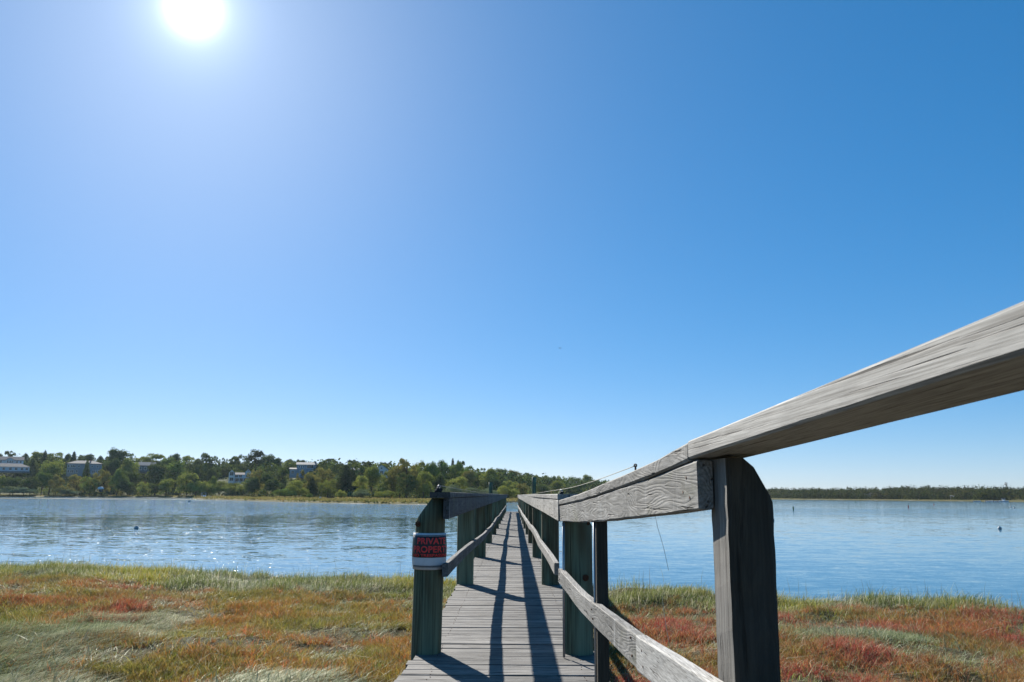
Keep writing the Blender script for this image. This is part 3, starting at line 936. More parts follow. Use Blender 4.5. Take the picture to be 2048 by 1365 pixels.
# ------------------------------------------------------------------ far land
def PX(x, y): return 1022.4 + 1678.0 * x / y
def D0f(p): return np.interp(p, [-600, 0, 400, 560, 700, 850, 1000, 1200, 1400, 1530, 1600, 2048, 2700], [430, 400, 385, 330, 270, 258, 300, 420, 640, 600, 545, 430, 400])
def HR(p): return np.interp(p, [-600, 0, 250, 500, 700, 850, 1000, 1190, 1400, 1530, 2048, 2700], [17, 17, 14.5, 12, 8.5, 6.5, 5.2, 4, 3, 2.5, 2.5, 3])
def S0f(p): return np.interp(p, [380, 395, 410, 520, 600, 700, 850, 940, 1030, 1100, 1200], [330, 300, 278, 228, 203, 184, 172, 178, 236, 300, 420])
def S1f(p): return np.interp(p, [380, 395, 450, 520, 560, 600], [330, 312, 318, 335, 400, 480])
def land_h(x, y):
    p = PX(x, y)
    nz = vnoise(x, y, .02, 81, 4) - .5
    wob = 14 * (vnoise(x, x * 0 + 3, .03, 82, 3) - .5)
    d = y - D0f(p) - wob
    rise = np.clip((d - 22 - 20 * (p < 420)) / 95., 0, 1); rise = rise * rise * (3 - 2 * rise)
    h = -1.5 + np.clip((d + 4) / 6, 0, 1) * 1.0 + rise * (HR(p) + .5 + 4 * nz)
    bank = np.clip((d - 2) / 2, 0, 1) * .12
    h = h + bank
    # spit
    s = np.minimum(y - S0f(p) - wob * .25, (S1f(p) - y)) * ((p > 382) & (p < 1200))
    hs = -1.5 + np.clip((s + 3.0) / 4.0, 0, 1) * .55 + np.clip(s / 2.2, 0, 1) * .42 + .1 * nz
    h = np.maximum(h, np.where((p > 382) & (p < 1200), hs, -2))
    # low mud bar across the left channel
    b = 1 - np.abs(y - (292 + .02 * x)) / 7
    h = np.maximum(h, np.where(p < 408, -1.5 + np.clip(b + .35, 0, .6) * 1.0, -2))
    return h
ps = np.linspace(-600, 2700, 900)
dist = np.concatenate([np.linspace(160, 360, 100), np.linspace(363, 720, 90), np.geomspace(735, 2200, 12)])
PP, DD = np.meshgrid(ps, dist, indexing='ij')
XX = (PP - 1022.4) / 1678.0 * DD
ZZ = land_h(XX, DD)
V = np.stack([XX, DD, ZZ], -1).reshape(-1, 3)
I = np.arange(len(ps) * len(dist)).reshape(len(ps), len(dist))
Q = np.stack([I[:-1, :-1], I[1:, :-1], I[1:, 1:], I[:-1, 1:]], -1).reshape(-1, 4)
zq = ZZ.ravel()[Q].max(1)
Q = Q[zq > -1.45]
def land_mat():
    m = NT('far_land')
    o = m.obj()
    z = m.add('ShaderNodeSeparateXYZ'); m.put(z.inputs[0], o)
    n = m.noise(m.scale(o, (.05, .10, .1)), 1.0, 5, .6); n2 = m.noise(o, .9, 5, .7)
    grass = m.mix(m.ramp(n, [(.35, 0.0), (.65, 1.0)]), (.085, .085, .028), (.17, .14, .055))
    grass = m.mix(m.ramp(n2, [(.4, 0.0), (.7, .6)]), grass, (.06, .075, .02))
    hill = m.mix(m.ramp(n2, [(.35, 0.0), (.7, 1.0)]), (.03, .05, .014), (.09, .11, .03))
    f1 = m.add('ShaderNodeMapRange'); m.put(f1.inputs[0], z.outputs[2]); f1.inputs[1].default_value = -.2; f1.inputs[2].default_value = 1.2
    c = m.mix(f1.outputs[0], grass, hill)
    f2 = m.add('ShaderNodeMapRange'); m.put(f2.inputs[0], m.math('ADD', z.outputs[2], m.math('MULTIPLY', m.math('SUBTRACT', n, .5), .9))); f2.inputs[1].default_value = -1.06; f2.inputs[2].default_value = -.99
    c = m.mix(f2.outputs[0], (.40, .36, .29), c)
    m.base(c).set(.95, .1)
    m.bump(n2, .3)
    return m.m
tag(link('shore_land', np_mesh('shore_land', V, quads=Q, smooth=True), land_mat()), kind='structure')
def hz(x, y): return float(land_h(np.array([float(x)]), np.array([float(y)]))[0])
def pos(px_, dist_): return (px_ - 1022.4) / 1678.0 * dist_
def z_at(px_, py_, dist_):
    hor = 985.1 + (px_ - 15) * .00526
    return 1.05 + (hor - py_) * dist_ / 1685.0

# marsh grass of the far spit and shores
n = 60000
p_ = RS.uniform(-100, 1200, n); d_ = 165 + RS.rand(n) ** 1.3 * 270
x = (p_ - 1022.4) / 1678 * d_; z = land_h(x, d_)
k = (z > -.72) & (z < .25)
x, y, z = x[k], d_[k], z[k]; n = len(x)
a = RS.uniform(0, 6.28, n); H = RS.uniform(.25, .6, n)
big = vnoise(x, y, .05, 91, 3)[:, None]
c = big * pal(n, [(.20, .165, .06), (.25, .18, .07), (.14, .135, .045)], [3, 2, 2]) + (1 - big) * pal(n, [(.055, .065, .02), (.09, .09, .028)], [1, 1])
tag(link('spit_grass', blades_mesh('spit_grass', np.stack([x, y, z - .05], -1), H, RS.uniform(.25, .6, n), np.stack([np.cos(a), np.sin(a)], -1) * .1, RS.uniform(-.6, .6, n), c, 0, .6), M['blade']), kind='stuff',
    label='tawny marsh grass on the low spit across the water', cat='grass')

# ---- trees
def leaf_cloud(centres, radii, per, size, r, squash=1.0):
    """leaf clumps on and in a set of lobes: (verts, quads, variation)"""
    C, V, A, U = [], [], [], []
    for (c, rad, k) in zip(centres, radii, per):
        u = r.randn(k, 3); u /= np.linalg.norm(u, axis=1)[:, None]
        u[:, 2] = np.where(u[:, 2] < -.3, -u[:, 2] * .6, u[:, 2])
        rr = rad * r.uniform(.62, 1.08, k) ** .7
        C.append(np.array(c) + u * rr[:, None] * np.array([1, 1, squash])); U.append(u)
        A.append(np.full(k, r.rand() * .55) + r.rand(k) * .45)
    C = np.concatenate(C); A = np.concatenate(A); n = len(C)
    nn = np.concatenate(U) + r.randn(n, 3) * .45
    a = np.cross(nn, r.randn(n, 3)); a /= np.linalg.norm(a, axis=1)[:, None]
    b = np.cross(a, nn); b /= np.linalg.norm(b, axis=1)[:, None]
    s = size * r.uniform(.5, 1.3, n)[:, None]
    V = np.stack([C - a * s - b * s * .5, C + a * s - b * s * .6, C + a * s * .8 + b * s * .6, C - a * s * .7 + b * s * .5], 1).reshape(-1, 3)
    Q = np.arange(n * 4).reshape(-1, 4)
    return V, Q, A
def crown_lobes(kind, r):
    cs, rs = [], []
    if kind == 'round':
        for i in range(16):
            a = i * 2.4 + r.rand(); t = r.rand() ** .6; zz = r.uniform(-1, 1)
            rad = math.sqrt(max(0, 1 - zz * zz * .8))
            cs.append((math.cos(a) * .34 * t * rad, math.sin(a) * .34 * t * rad, .55 + .32 * zz)); rs.append(r.uniform(.12, .19))
        cs.append((0, 0, .58)); rs.append(.27)
    elif kind == 'oak':
        for i in range(26):
            a = i * 2.4 + r.rand(); t = r.uniform(.3, 1)
            cs.append((math.cos(a) * .42 * t, math.sin(a) * .42 * t, .56 + r.uniform(-.34, .36) * (1.1 - t * .5))); rs.append(r.uniform(.08, .155))
        for i in range(6):
            cs.append((r.uniform(-.3, .3), r.uniform(-.3, .3), r.uniform(.15, .42))); rs.append(.15)
    elif kind == 'cedar':
        for i in range(26):
            t = i / 25.; a = i * 2.4
            w = .34 * (1 - t) ** .75 + .02
            cs.append((math.cos(a) * w * .6, math.sin(a) * w * .6, .1 + .86 * t)); rs.append(.06 + w * .42)
    elif kind == 'pine':
        for i in range(15):
            a = i * 2.4; t = r.uniform(.2, 1)
            cs.append((math.cos(a) * .40 * t, math.sin(a) * .40 * t, r.uniform(.42, .92) - .1 * t)); rs.append(r.uniform(.09, .15))
    elif kind == 'bush':
        for i in range(14):
            a = i * 2.4; t = r.rand() ** .5
            cs.append((math.cos(a) * .40 * t, math.sin(a) * .40 * t, .30 + r.uniform(-.1, .42) * (1.1 - t * .7))); rs.append(r.uniform(.13, .22))
    elif kind == 'open':
        for i in range(17):
            a = i * 2.4; t = r.uniform(.3, 1)
            cs.append((math.cos(a) * .42 * t, math.sin(a) * .42 * t, r.uniform(.35, .93))); rs.append(r.uniform(.06, .12))
    return cs, rs
PROTO = {}
def proto(kind, var, fine=False):
    key = (kind, var, fine)
    if key in PROTO: return PROTO[key]
    r = np.random.RandomState(hash(kind) % 1000 if False else sum(map(ord, kind)) * 7 + var)
    cs, rs = crown_lobes(kind, r)
    rs = np.array(rs) * 1.22
    tot = 7000 if fine else 4200
    if kind == 'open': tot = int(tot * .45)
    if kind == 'pine': tot = int(tot * .7)
    per = np.maximum(12, (tot * rs ** 2 / (rs ** 2).sum()).astype(int))
    V, Q, A = leaf_cloud(cs, rs, per, 0.0165 if fine else .022, r, .8 if kind == 'pine' else 1)
    V[:, 2] = np.maximum(V[:, 2], 0)
    me = np_mesh('crown_' + kind, V, quads=Q)
    at = me.attributes.new('v', 'FLOAT', 'POINT')
    at.data.foreach_set('value', np.repeat(A, 4).astype(np.float32))
    me.materials.append(LEAF['green'])
    bm = bmesh.new()
    top = {'round': .6, 'oak': .55, 'cedar': .9, 'pine': .8, 'bush': .3, 'open': .8}[kind]
    pts = [(r.uniform(-.02, .02) * k, r.uniform(-.02, .02) * k, -.06 + (top + .06) * k / 5) for k in range(6)]
    tube_bm(pts, [.028, .023, .019, .015, .011, .006], 7, bm)
    if kind != 'cedar':
        for i in range(0, min(9, len(cs))):
            c = Vector(cs[i]); b = Vector(pts[2 + i % 3])
            tube_bm([b, b.lerp(c, .5) + Vector((0, 0, .03)), c], [.012, .008, .003], 5, bm, False)
    tm = bpy.data.meshes.new('trunk_' + kind); bm.to_mesh(tm); bm.free(); tm.materials.append(M['bark'])
    PROTO[key] = (me, tm)
    return PROTO[key]
TREE_N = [0]
def tree(px_, ytop, wpx, dist_, kind, colour, label, group=None, name=None, base=None):
    x_ = pos(px_, dist_); zb = hz(x_, dist_) if base is None else base
    zt = z_at(px_, ytop, dist_)
    x_ *= 1 + .187 * ((zb + zt) / 2 - 1) / dist_
    if group == GB and kind in ('round', 'oak'): wpx *= 1.22
    Ht = max(zt - zb, 1.5)
    if kind == 'bush' : Ht *= 1.25
    Wt = wpx * dist_ / 1685.0
    k = TREE_N[0]; TREE_N[0] += 1
    me, tm = proto(kind, k % 3, dist_ < 345)
    isb = kind == 'bush'
    t = empty(name or ('shrub' if isb else ('conifer' if kind in ('cedar', 'pine') else 'tree')), (x_, dist_, zb), label, 'shrub' if isb else 'tree', group, (k * 1.37) % 6.28)
    sxy = Wt / .98 if kind not in ('cedar',) else Wt / .78
    for nm, md in (('crown', me), ('trunk', tm)):
        o = bpy.data.objects.new(nm, md); COL.objects.link(o); o.parent = t
        o.scale = (sxy, sxy, Ht) if nm == 'crown' else (min(sxy, Ht * .9), min(sxy, Ht * .9), Ht)
        if nm == 'crown':
            o.material_slots[0].link = 'OBJECT'; o.material_slots[0].material = LEAF[colour]
    return t
GB = 'trees on the bluff skyline'
T = [
 (19, 901, 24, 510, 'pine', 'dark', 'open flat-topped pine standing behind the upper white house', GB),
 (-4, 908, 18, 505, 'round', 'dark', 'dark tree cut by the left edge of the view behind the white houses', GB),
 (50, 908, 26, 515, 'cedar', 'dark', 'dark tree just right of the upper white house roof', GB),
 (64, 918, 26, 490, 'cedar', 'dark', 'dark evergreen filling the gap right of the two white houses', GB),
 (75, 904, 30, 535, 'round', 'yellow', 'yellow-green crown on the skyline left of the small pointed cedar', GB),
 (89, 902, 15, 520, 'cedar', 'conifer', 'small pointed cedar rising from the yellow-green crowns on the skyline', GB),
 (108, 905, 38, 535, 'oak', 'olive', 'yellow-olive broad crown right of the small pointed cedar', GB),
 (136, 908, 18, 525, 'round', 'dark', 'dark narrow tree on the skyline above the left end of the grey house', GB),
 (147, 904, 16, 520, 'cedar', 'conifer', 'spiky dark cedar above the left half of the grey house roof', GB),
 (160, 911, 20, 525, 'cedar', 'dark', 'low dark crown between the spiky cedar and the round oak over the grey house', GB),
 (175, 909, 30, 520, 'round', 'dark', 'round dark oak directly behind the grey house roof', GB),
 (200, 913, 24, 530, 'cedar', 'conifer', 'ragged row of low dark spruces right of the grey house, nearest the roof', GB),
 (213, 914, 18, 530, 'cedar', 'conifer', 'ragged low spruce touching the big dark round tree', GB),
 (233, 898, 44, 490, 'round', 'dark', 'largest round dark tree on the skyline, right of the grey house', GB),
 (223, 917, 42, 470, 'round', 'dark', 'dark mass of foliage at the foot of the largest skyline tree', GB),
 (264, 907, 12, 525, 'open', 'green', 'thin wispy treetop poking above the skyline beyond the largest tree', GB),
 (283, 913, 32, 525, 'oak', 'yellow', 'yellowish flat crown left of the half-hidden grey roof', GB),
 (306, 908, 46, 520, 'oak', 'olive', 'flat spreading olive crown behind the half-hidden grey roof', GB),
 (335, 914, 30, 510, 'round', 'green', 'green crown right of the half-hidden grey roof on the skyline', GB),
 (349, 908, 26, 515, 'round', 'dark', 'dark rounded treetop midway between the half-hidden roof and the gabled white house', GB),
 (378, 912, 32, 515, 'oak', 'olive', 'olive crown left of the tall dark tree near the gabled white house', GB),
 (412, 906, 36, 500, 'oak', 'dark', 'tall dark tree on the skyline left of the gabled white house', GB),
 (433, 912, 18, 510, 'open', 'grey', 'pale grey-green thin tree on the skyline', GB),
 (449, 914, 16, 500, 'open', 'dark', 'gappy dark tree above the small sunlit lawn', GB),
 (466, 912, 24, 500, 'pine', 'dark', 'dark flat pine above the left gable of the white house', GB),
 (481, 909, 34, 495, 'oak', 'dark', 'broad dark crown right above the gabled white house', GB),
 (510, 900, 36, 470, 'oak', 'conifer', 'tallest ragged dark tree right of the gabled white house', GB),
 (533, 907, 34, 465, 'round', 'dark', 'dark shoulder of the tall group right of the gabled white house', GB),
 (552, 917, 30, 460, 'round', 'dark', 'lower dark crown ending the tall group on its right', GB),
 (582, 919, 26, 470, 'oak', 'dark', 'dark treetop behind the yellow tree beside the blue-grey house', GB),
 (583, 924, 34, 440, 'round', 'yellow', 'yellow tree touching the left end of the blue-grey house', GB),
 (600, 918, 22, 460, 'pine', 'conifer', 'dark pine just behind the blue-grey house roof', GB),
 (622, 922, 24, 450, 'open', 'green', 'thin green tree behind the right half of the blue-grey house', GB),
 (655, 917, 44, 420, 'pine', 'conifer', 'broad flat-topped black pine right of the blue-grey house', GB),
 (652, 925, 40, 415, 'round', 'conifer', 'dark lower mass beneath the broad flat-topped pine', GB),
 (682, 927, 26, 410, 'round', 'dark', 'small dark crown between the flat-topped pine and the twin pines', GB),
 (707, 919, 28, 400, 'pine', 'conifer', 'left one of the twin dark pines over the pale shed roof', GB),
 (733, 921, 26, 400, 'pine', 'conifer', 'right one of the twin dark pines over the pale shed roof', GB),
 (768, 921, 30, 385, 'pine', 'conifer', 'dark pine above the metal-roofed gable house', GB),
 (770, 929, 36, 375, 'oak', 'yellow', 'yellow-green crown directly behind the metal-roofed gable house', GB),
 (815, 916, 50, 285, 'open', 'rust', 'big open-topped oak with bare twigs on the point', 'trees on the near point'),
 (800, 926, 50, 290, 'oak', 'rust', 'brownish oak mass right of the metal-roofed gable house', 'trees on the near point'),
 (835, 922, 44, 292, 'oak', 'olive', 'olive oak in the middle of the thick clump on the point', 'trees on the near point'),
 (862, 925, 42, 295, 'round', 'green', 'rounded green tree at the right side of the thick clump on the point', 'trees on the near point'),
 (848, 944, 46, 275, 'oak', 'olive', 'lower olive tree in front of the thick clump on the point', 'trees on the near point'),
 (812, 946, 46, 272, 'oak', 'dark', 'lower dark tree in front of the big open-topped oak', 'trees on the near point'),
 (878, 950, 40, 282, 'round', 'dark', 'dark tree just left of the first post top across the water', 'trees on the near point'),
 (886, 921, 34, 350, 'round', 'green', 'green crown above the near end of the left handrail', GB),
 (905, 918, 14, 380, 'cedar', 'conifer', 'little spruce tip on the skyline right of the left post', GB),
 (920, 919, 20, 370, 'pine', 'dark', 'dark open tree beside the little spruce tip', GB),
 (912, 926, 40, 360, 'round', 'green', 'green slope tree below the little spruce tip', GB),
 (933, 932, 34, 350, 'oak', 'green', 'green crown stepping down right of the spruce tip', GB),
 (938, 942, 30, 335, 'round', 'rust', 'rust-tinged tree above the left handrail', GB),
 (960, 934, 26, 400, 'open', 'dark', 'thin dark-crowned tree on the skyline left of the big round one', GB),
 (956, 943, 26, 360, 'round', 'dark', 'dark tree left of the short mooring piling', GB),
 (981, 938, 40, 350, 'round', 'olive', 'big round olive tree behind the short mooring piling', GB),
 (985, 950, 40, 335, 'round', 'dark', 'dark tree standing over the far end of the left rail', GB),
 (1003, 935, 24, 420, 'round', 'dark', 'dark round-topped tree left of the boardwalk end on the ridge', GB),
 (1025, 941, 26, 430, 'round', 'rust', 'rust-tinged round tree straight above the boardwalk end', GB),
 (915, 954, 46, 310, 'oak', 'yellow', 'yellow scrub tree above the string of the left rail', GB),
]
ridge_px = [(1044, 949, 24), (1056, 947, 24), (1072, 951, 22), (1090, 951, 22), (1106, 953, 20), (1122, 951, 24), (1142, 953, 22), (1158, 956, 20), (1174, 950, 24), (1192, 960, 24), (1212, 962, 26)]
ordn = ['first', 'second', 'third', 'fourth', 'fifth', 'sixth', 'seventh', 'eighth', 'ninth', 'tenth', 'eleventh']
for i, (p, yt, w) in enumerate(ridge_px):
    T.append((p, yt, w + 3, 520 + i * 8, ('round', 'oak')[i % 2], ('green', 'dark', 'olive')[i % 3], ('green', 'dark', 'olive')[i % 3] + ' skyline tree of the low ridge, ' + ordn[i] + ' going right from above the boardwalk end', 'ridge trees above the right rail'))
    T.append((p + 9, yt + 11, w + 8, 470 + i * 7, ('oak', 'round')[i % 2], ('dark', 'green', 'olive', 'rust')[i % 4], ('dark', 'green', 'olive', 'rusty')[i % 4] + ' slope tree below the low ridge, ' + ordn[i] + ' going right from the boardwalk end', 'slope trees above the right rail'))
T += [
 (1018, 960, 44, 345, 'oak', 'yellow', 'bright yellow-green tree at the far end of the boardwalk', 'trees at the far shore'),
 (1045, 967, 34, 360, 'oak', 'rust', 'rusty low tree just left of the tall mooring piling', 'trees at the far shore'),
 (1085, 968, 36, 380, 'round', 'dark', 'dark shore tree just right of the tall mooring piling', 'trees at the far shore'),
 (1115, 962, 38, 430, 'round', 'olive', 'olive shore tree beyond the block on the right cap rail', 'trees at the far shore'),
 (1150, 968, 40, 420, 'oak', 'dark', 'dark shore tree beyond the string of the right rail', 'trees at the far shore'),
 (101, 917, 56, 440, 'round', 'olive', 'large domed olive tree in front of the skyline between the white and grey houses', 'trees on the slope'),
 (172, 922, 20, 443, 'cedar', 'dark', 'narrow dark tree standing in front of the middle of the grey house', 'trees on the slope'),
 (259, 917, 50, 448, 'round', 'olive', 'domed olive tree left of the half-hidden grey roof', 'trees on the slope'),
 (262, 940, 40, 432, 'round', 'dark', 'dark tree below the domed olive tree', 'trees on the slope'),
 (312, 928, 54, 432, 'round', 'dark', 'wide dark dome in front of the half-hidden grey roof', 'trees on the slope'),
 (352, 921, 52, 450, 'oak', 'green', 'bushy green tree right of the wide dark dome', 'trees on the slope'),
 (400, 926, 44, 450, 'oak', 'dark', 'dark tree left of the small sunlit lawn', 'trees on the slope'),
 (424, 936, 36, 440, 'round', 'dark', 'low dark tree at the left edge of the small sunlit lawn', 'trees on the slope'),
 (236, 939, 38, 408, 'round', 'green', 'bright-edged green tree above the white boat cover', 'trees on the slope'),
 (205, 939, 42, 412, 'oak', 'rust', 'tan and olive tree below the right end of the grey house', 'trees on the slope'),
 (180, 952, 40, 408, 'oak', 'olive', 'olive thicket tree below the grey house', 'trees on the slope'),
 (152, 949, 36, 418, 'oak', 'rust', 'orange-tan small tree below the left end of the grey house', 'trees on the slope'),
 (113, 949, 30, 412, 'oak', 'rust', 'brown small tree with a bare trunk below the large domed tree', 'trees on the slope'),
 (85, 945, 40, 425, 'round', 'green', 'green shoulder below the large domed tree', 'trees on the slope'),
 (62, 954, 40, 412, 'oak', 'dark', 'dark small tree below the lawn of the low white house', 'trees on the slope'),
 (27, 952, 44, 415, 'round', 'dark', 'dark rounded shrub tree below the low white house', 'trees on the slope'),
 (3, 952, 26, 415, 'round', 'yellow', 'yellow-green tree at the left edge of the view', 'trees on the slope'),
 (374, 945, 54, 405, 'oak', 'olive', 'pale olive feathery tree in front of the dark slope trees', 'trees on the slope'),
 (332, 956, 38, 405, 'round', 'olive', 'olive-brown low tree left of the feathery one', 'trees on the slope'),
 (288, 963, 28, 402, 'oak', 'yellow', 'small yellow-green tree alone at the waterline', 'trees on the slope'),
 (255, 962, 44, 404, 'round', 'dark', 'dark low tree left of the small yellow-green waterline tree', 'trees on the slope'),
 (312, 966, 30, 404, 'round', 'dark', 'dark low tree right of the small yellow-green waterline tree', 'trees on the slope'),
 (510, 936, 36, 372, 'oak', 'rust', 'brownish tree hiding the right end of the gabled white house', 'trees on the slope'),
 (505, 955, 44, 360, 'round', 'dark', 'dark tree right below the gabled white house', 'trees on the slope'),
 (535, 941, 32, 368, 'round', 'dark', 'round dark tree between the brownish tree and the blue-grey house', 'trees on the slope'),
 (545, 958, 44, 356, 'round', 'dark', 'deep dark mass at the foot of the tall group', 'trees on the slope'),
 (564, 936, 32, 372, 'oak', 'dark', 'dark tree left below the blue-grey house', 'trees on the slope'),
 (600, 940, 22, 362, 'open', 'rust', 'slim tree with a bare trunk in front of the blue-grey house', 'trees on the slope'),
 (647, 933, 46, 345, 'oak', 'rust', 'large yellow-brown tree hiding the right end of the blue-grey house', 'trees on the slope'),
 (622, 946, 38, 318, 'oak', 'rust', 'reddish-brown tree in front of the blue-grey house', 'trees on the slope'),
 (624, 956, 30, 305, 'cedar', 'conifer', 'black cone-shaped evergreen below the blue-grey house', 'trees on the slope'),
 (655, 958, 44, 310, 'oak', 'olive', 'olive tree right of the black cone-shaped evergreen', 'trees on the slope'),
 (692, 931, 44, 312, 'cedar', 'conifer', 'biggest black evergreen on the near slope', 'trees on the slope'),
 (704, 940, 34, 316, 'cedar', 'conifer', 'second black evergreen leaning into the biggest one', 'trees on the slope'),
 (745, 934, 48, 300, 'round', 'olive', 'round sunlit olive tree below the metal-roofed gable house', 'trees on the slope'),
 (722, 952, 36, 292, 'oak', 'yellow', 'small yellowish tree between the black evergreens and the round olive tree', 'trees on the slope'),
 (780, 942, 44, 292, 'oak', 'olive', 'olive tree right of the round sunlit one', 'trees on the slope'),
]
for t in T: tree(*t)
BUSH = [
 (20, 972, 50, 404, 'grey', 'pale grey-green shrub at the waterline below the low white house'),
 (48, 974, 46, 404, 'grey', 'second pale shrub at the waterline, right of the first'),
 (130, 972, 34, 403, 'rust', 'tan shrub at the waterline below the large domed tree'),
 (140, 978, 34, 402, 'grey', 'low grey-green shrub at the waterline left of the boat cover'),
 (415, 962, 40, 400, 'yellow', 'left end of the yellow-green hedge behind the moored boat'),
 (440, 962, 40, 400, 'olive', 'middle of the yellow-green hedge behind the moored boat'),
 (465, 964, 40, 398, 'yellow', 'right part of the yellow-green hedge below the gabled white house'),
 (392, 960, 36, 400, 'olive', 'olive shrub left of the yellow-green hedge'),
 (424, 952, 18, 405, 'green', 'small bright green bush above the yellow-green hedge'),
 (487, 962, 26, 392, 'yellow', 'yellow-green bush under the gabled white house'),
 (570, 976, 44, 288, 'green', 'light green shrub at the left end of the point'),
 (592, 970, 44, 292, 'olive', 'olive shrub beside the light green one on the point'),
 (600, 958, 50, 330, 'yellow', 'yellow-green brush on the bank below the blue-grey house'),
 (683, 979, 20, 268, 'yellow', 'small round bright bush at the foot of the black evergreens'),
 (619, 987, 12, 262, 'green', 'tiny green bush on the point beside the white box'),
 (725, 978, 34, 272, 'grey', 'grey-green shrub at the marsh edge below the round olive tree'),
 (770, 980, 40, 268, 'olive', 'olive shrub at the marsh edge of the thick clump'),
 (900, 970, 44, 300, 'grey', 'pale shrub seen just over the left cap rail'),
 (940, 974, 44, 300, 'grey', 'pale shrub farther along over the left cap rail'),
 (975, 976, 40, 305, 'grey', 'pale low brush below the short mooring piling'),
 (1015, 972, 40, 320, 'yellow', 'yellow brush at the shore beyond the boardwalk end'),
]
for (p, yt, w, dd, colr, lab) in BUSH:
    tree(p, yt, w, dd, 'bush', colr, lab, 'shore shrubs')

# undergrowth: the tangle that fills the slopes between the trees
def thicket(name, label, n, plo, phi, dlo, dhi, size, hgt, cols, seed, zmin, per=40, skip=None, leaf=.28):
    r = np.random.RandomState(seed)
    p = r.uniform(plo, phi, n); t = r.rand(n)
    d0 = D0f(p)
    dd = d0 + dlo + (dhi - dlo) * t
    x = (p - 1022.4) / 1678 * dd
    z = land_h(x, dd)
    k = z > zmin
    if skip is not None:
        for (a, b, c_, e) in skip: k &= ~((p > a) & (p < b) & (dd > c_) & (dd < e))
    x, dd, z = x[k], dd[k], z[k]; n = len(x)
    hh = hgt * r.uniform(.6, 1.3, n); ww = size * r.uniform(.7, 1.3, n)
    C = np.stack([x, dd, z], -1)
    u = r.randn(n, per, 3); u /= np.linalg.norm(u, axis=2)[:, :, None]; u[..., 2] = np.abs(u[..., 2])
    rad = r.uniform(.55, .98, (n, per, 1))
    S = np.stack([ww, ww, hh], -1)[:, None, :]
    Cc = (C[:, None, :] + u * rad * S).reshape(-1, 3)
    N = len(Cc)
    nn = (u * np.ones_like(rad)).reshape(-1, 3) + r.randn(N, 3) * .45
    a = np.cross(nn, r.randn(N, 3)); a /= np.linalg.norm(a, axis=1)[:, None]
    b = np.cross(a, nn); b /= np.linalg.norm(b, axis=1)[:, None]
    s = leaf * r.uniform(.6, 1.4, N)[:, None]
    V = np.stack([Cc - a * s - b * s * .5, Cc + a * s - b * s * .6, Cc + a * s * .8 + b * s * .6, Cc - a * s * .7 + b * s * .5], 1).reshape(-1, 3)
    me = np_mesh(name, V, quads=np.arange(N * 4).reshape(-1, 4))
    cc = np.array(cols)[r.randint(len(cols), size=n)]
    cc = np.repeat(cc, per, 0) * r.uniform(.7, 1.35, (N, 1))
    at = me.attributes.new('col', 'FLOAT_COLOR', 'POINT')
    Ca = np.ones((N, 4, 4), np.float32); Ca[:, :, :3] = cc[:, None, :]
    at.data.foreach_set('color', Ca.ravel())
    return tag(link(name, me, M['leafmass']), label, 'undergrowth', kind='stuff')
def mass_mat():
    m = NT('leaf_mass')
    c = m.attr('col').outputs['Color']
    d = m.add('ShaderNodeBsdfDiffuse'); m.put(d.inputs[0], c)
    t = m.add('ShaderNodeBsdfTranslucent'); m.put(t.inputs[0], m.mix(.4, c, (.26, .28, .05)))
    x_ = m.add('ShaderNodeMixShader'); x_.inputs[0].default_value = .18
    m.t.links.new(d.outputs[0], x_.inputs[1]); m.t.links.new(t.outputs[0], x_.inputs[2])
    m.t.links.new(x_.outputs[0], m.out.inputs[0])
    return m.m
M['leafmass'] = mass_mat()
GC = [(.025, .045, .014), (.05, .08, .024), (.085, .11, .03), (.14, .15, .04), (.16, .12, .045), (.03, .048, .018), (.10, .125, .07)]
GC = [tuple(min(1, v * 1.9) for v in c_) for c_ in GC]
lawns = [(-40, 60, 444, 505), (133, 203, 450, 475), (436, 456, 400, 470), (458, 503, 408, 430), (579, 634, 394, 415)]
thicket('undergrowth', 'tangled brush covering the bluff between the trees', 3800, -250, 1230, 16, 130, 2.9, 3.0, GC, 5, -.3, 56, lawns)
thicket('ridge_wood', 'continuous dark wood behind the skyline trees of the bluff', 2000, -350, 1300, 95, 180, 4.2, 7.0, GC[:3] + [GC[5]] * 2, 6, -.3, 80, None, .5)
thicket('far_wood', 'long even band of woods along the low far shore on the right', 3000, 1180, 2500, 14, 200, 3.6, 5.1, [(.03, .048, .022), (.045, .065, .03), (.022, .036, .02), (.06, .07, .035), (.055, .05, .03)], 7, -.4, 70, None, .42)

# ------------------------------------------------------------------ houses
HM = {
    'white': plain('white_clapboard', (.62, .65, .68), .6, 0, .05, 2),
    'bluegrey': plain('blue_grey_shingle', (.29, .34, .40), .8, 0, .12, 2),
    'grey': plain('grey_shingle', (.17, .185, .20), .8, 0, .15, 2),
    'roof': plain('asphalt_roof', (.17, .16, .155), .85, 0, .15, 1.5),
    'roof_pale': plain('pale_roof', (.28, .265, .25), .8, 0, .1, 1.5),
    'metal': plain('metal_roof', (.36, .38, .41), .5, .2, .05, 1),
    'glass': None, 'trim': plain('white_trim', (.7, .7, .7), .5, 0, .03, 3),
    'brick': plain('chimney_brick', (.22, .13, .10), .9, 0, .2, 4),
}
g = NT('window_glass'); g.base((.02, .025, .03)).set(.08, .5); HM['glass'] = g.m

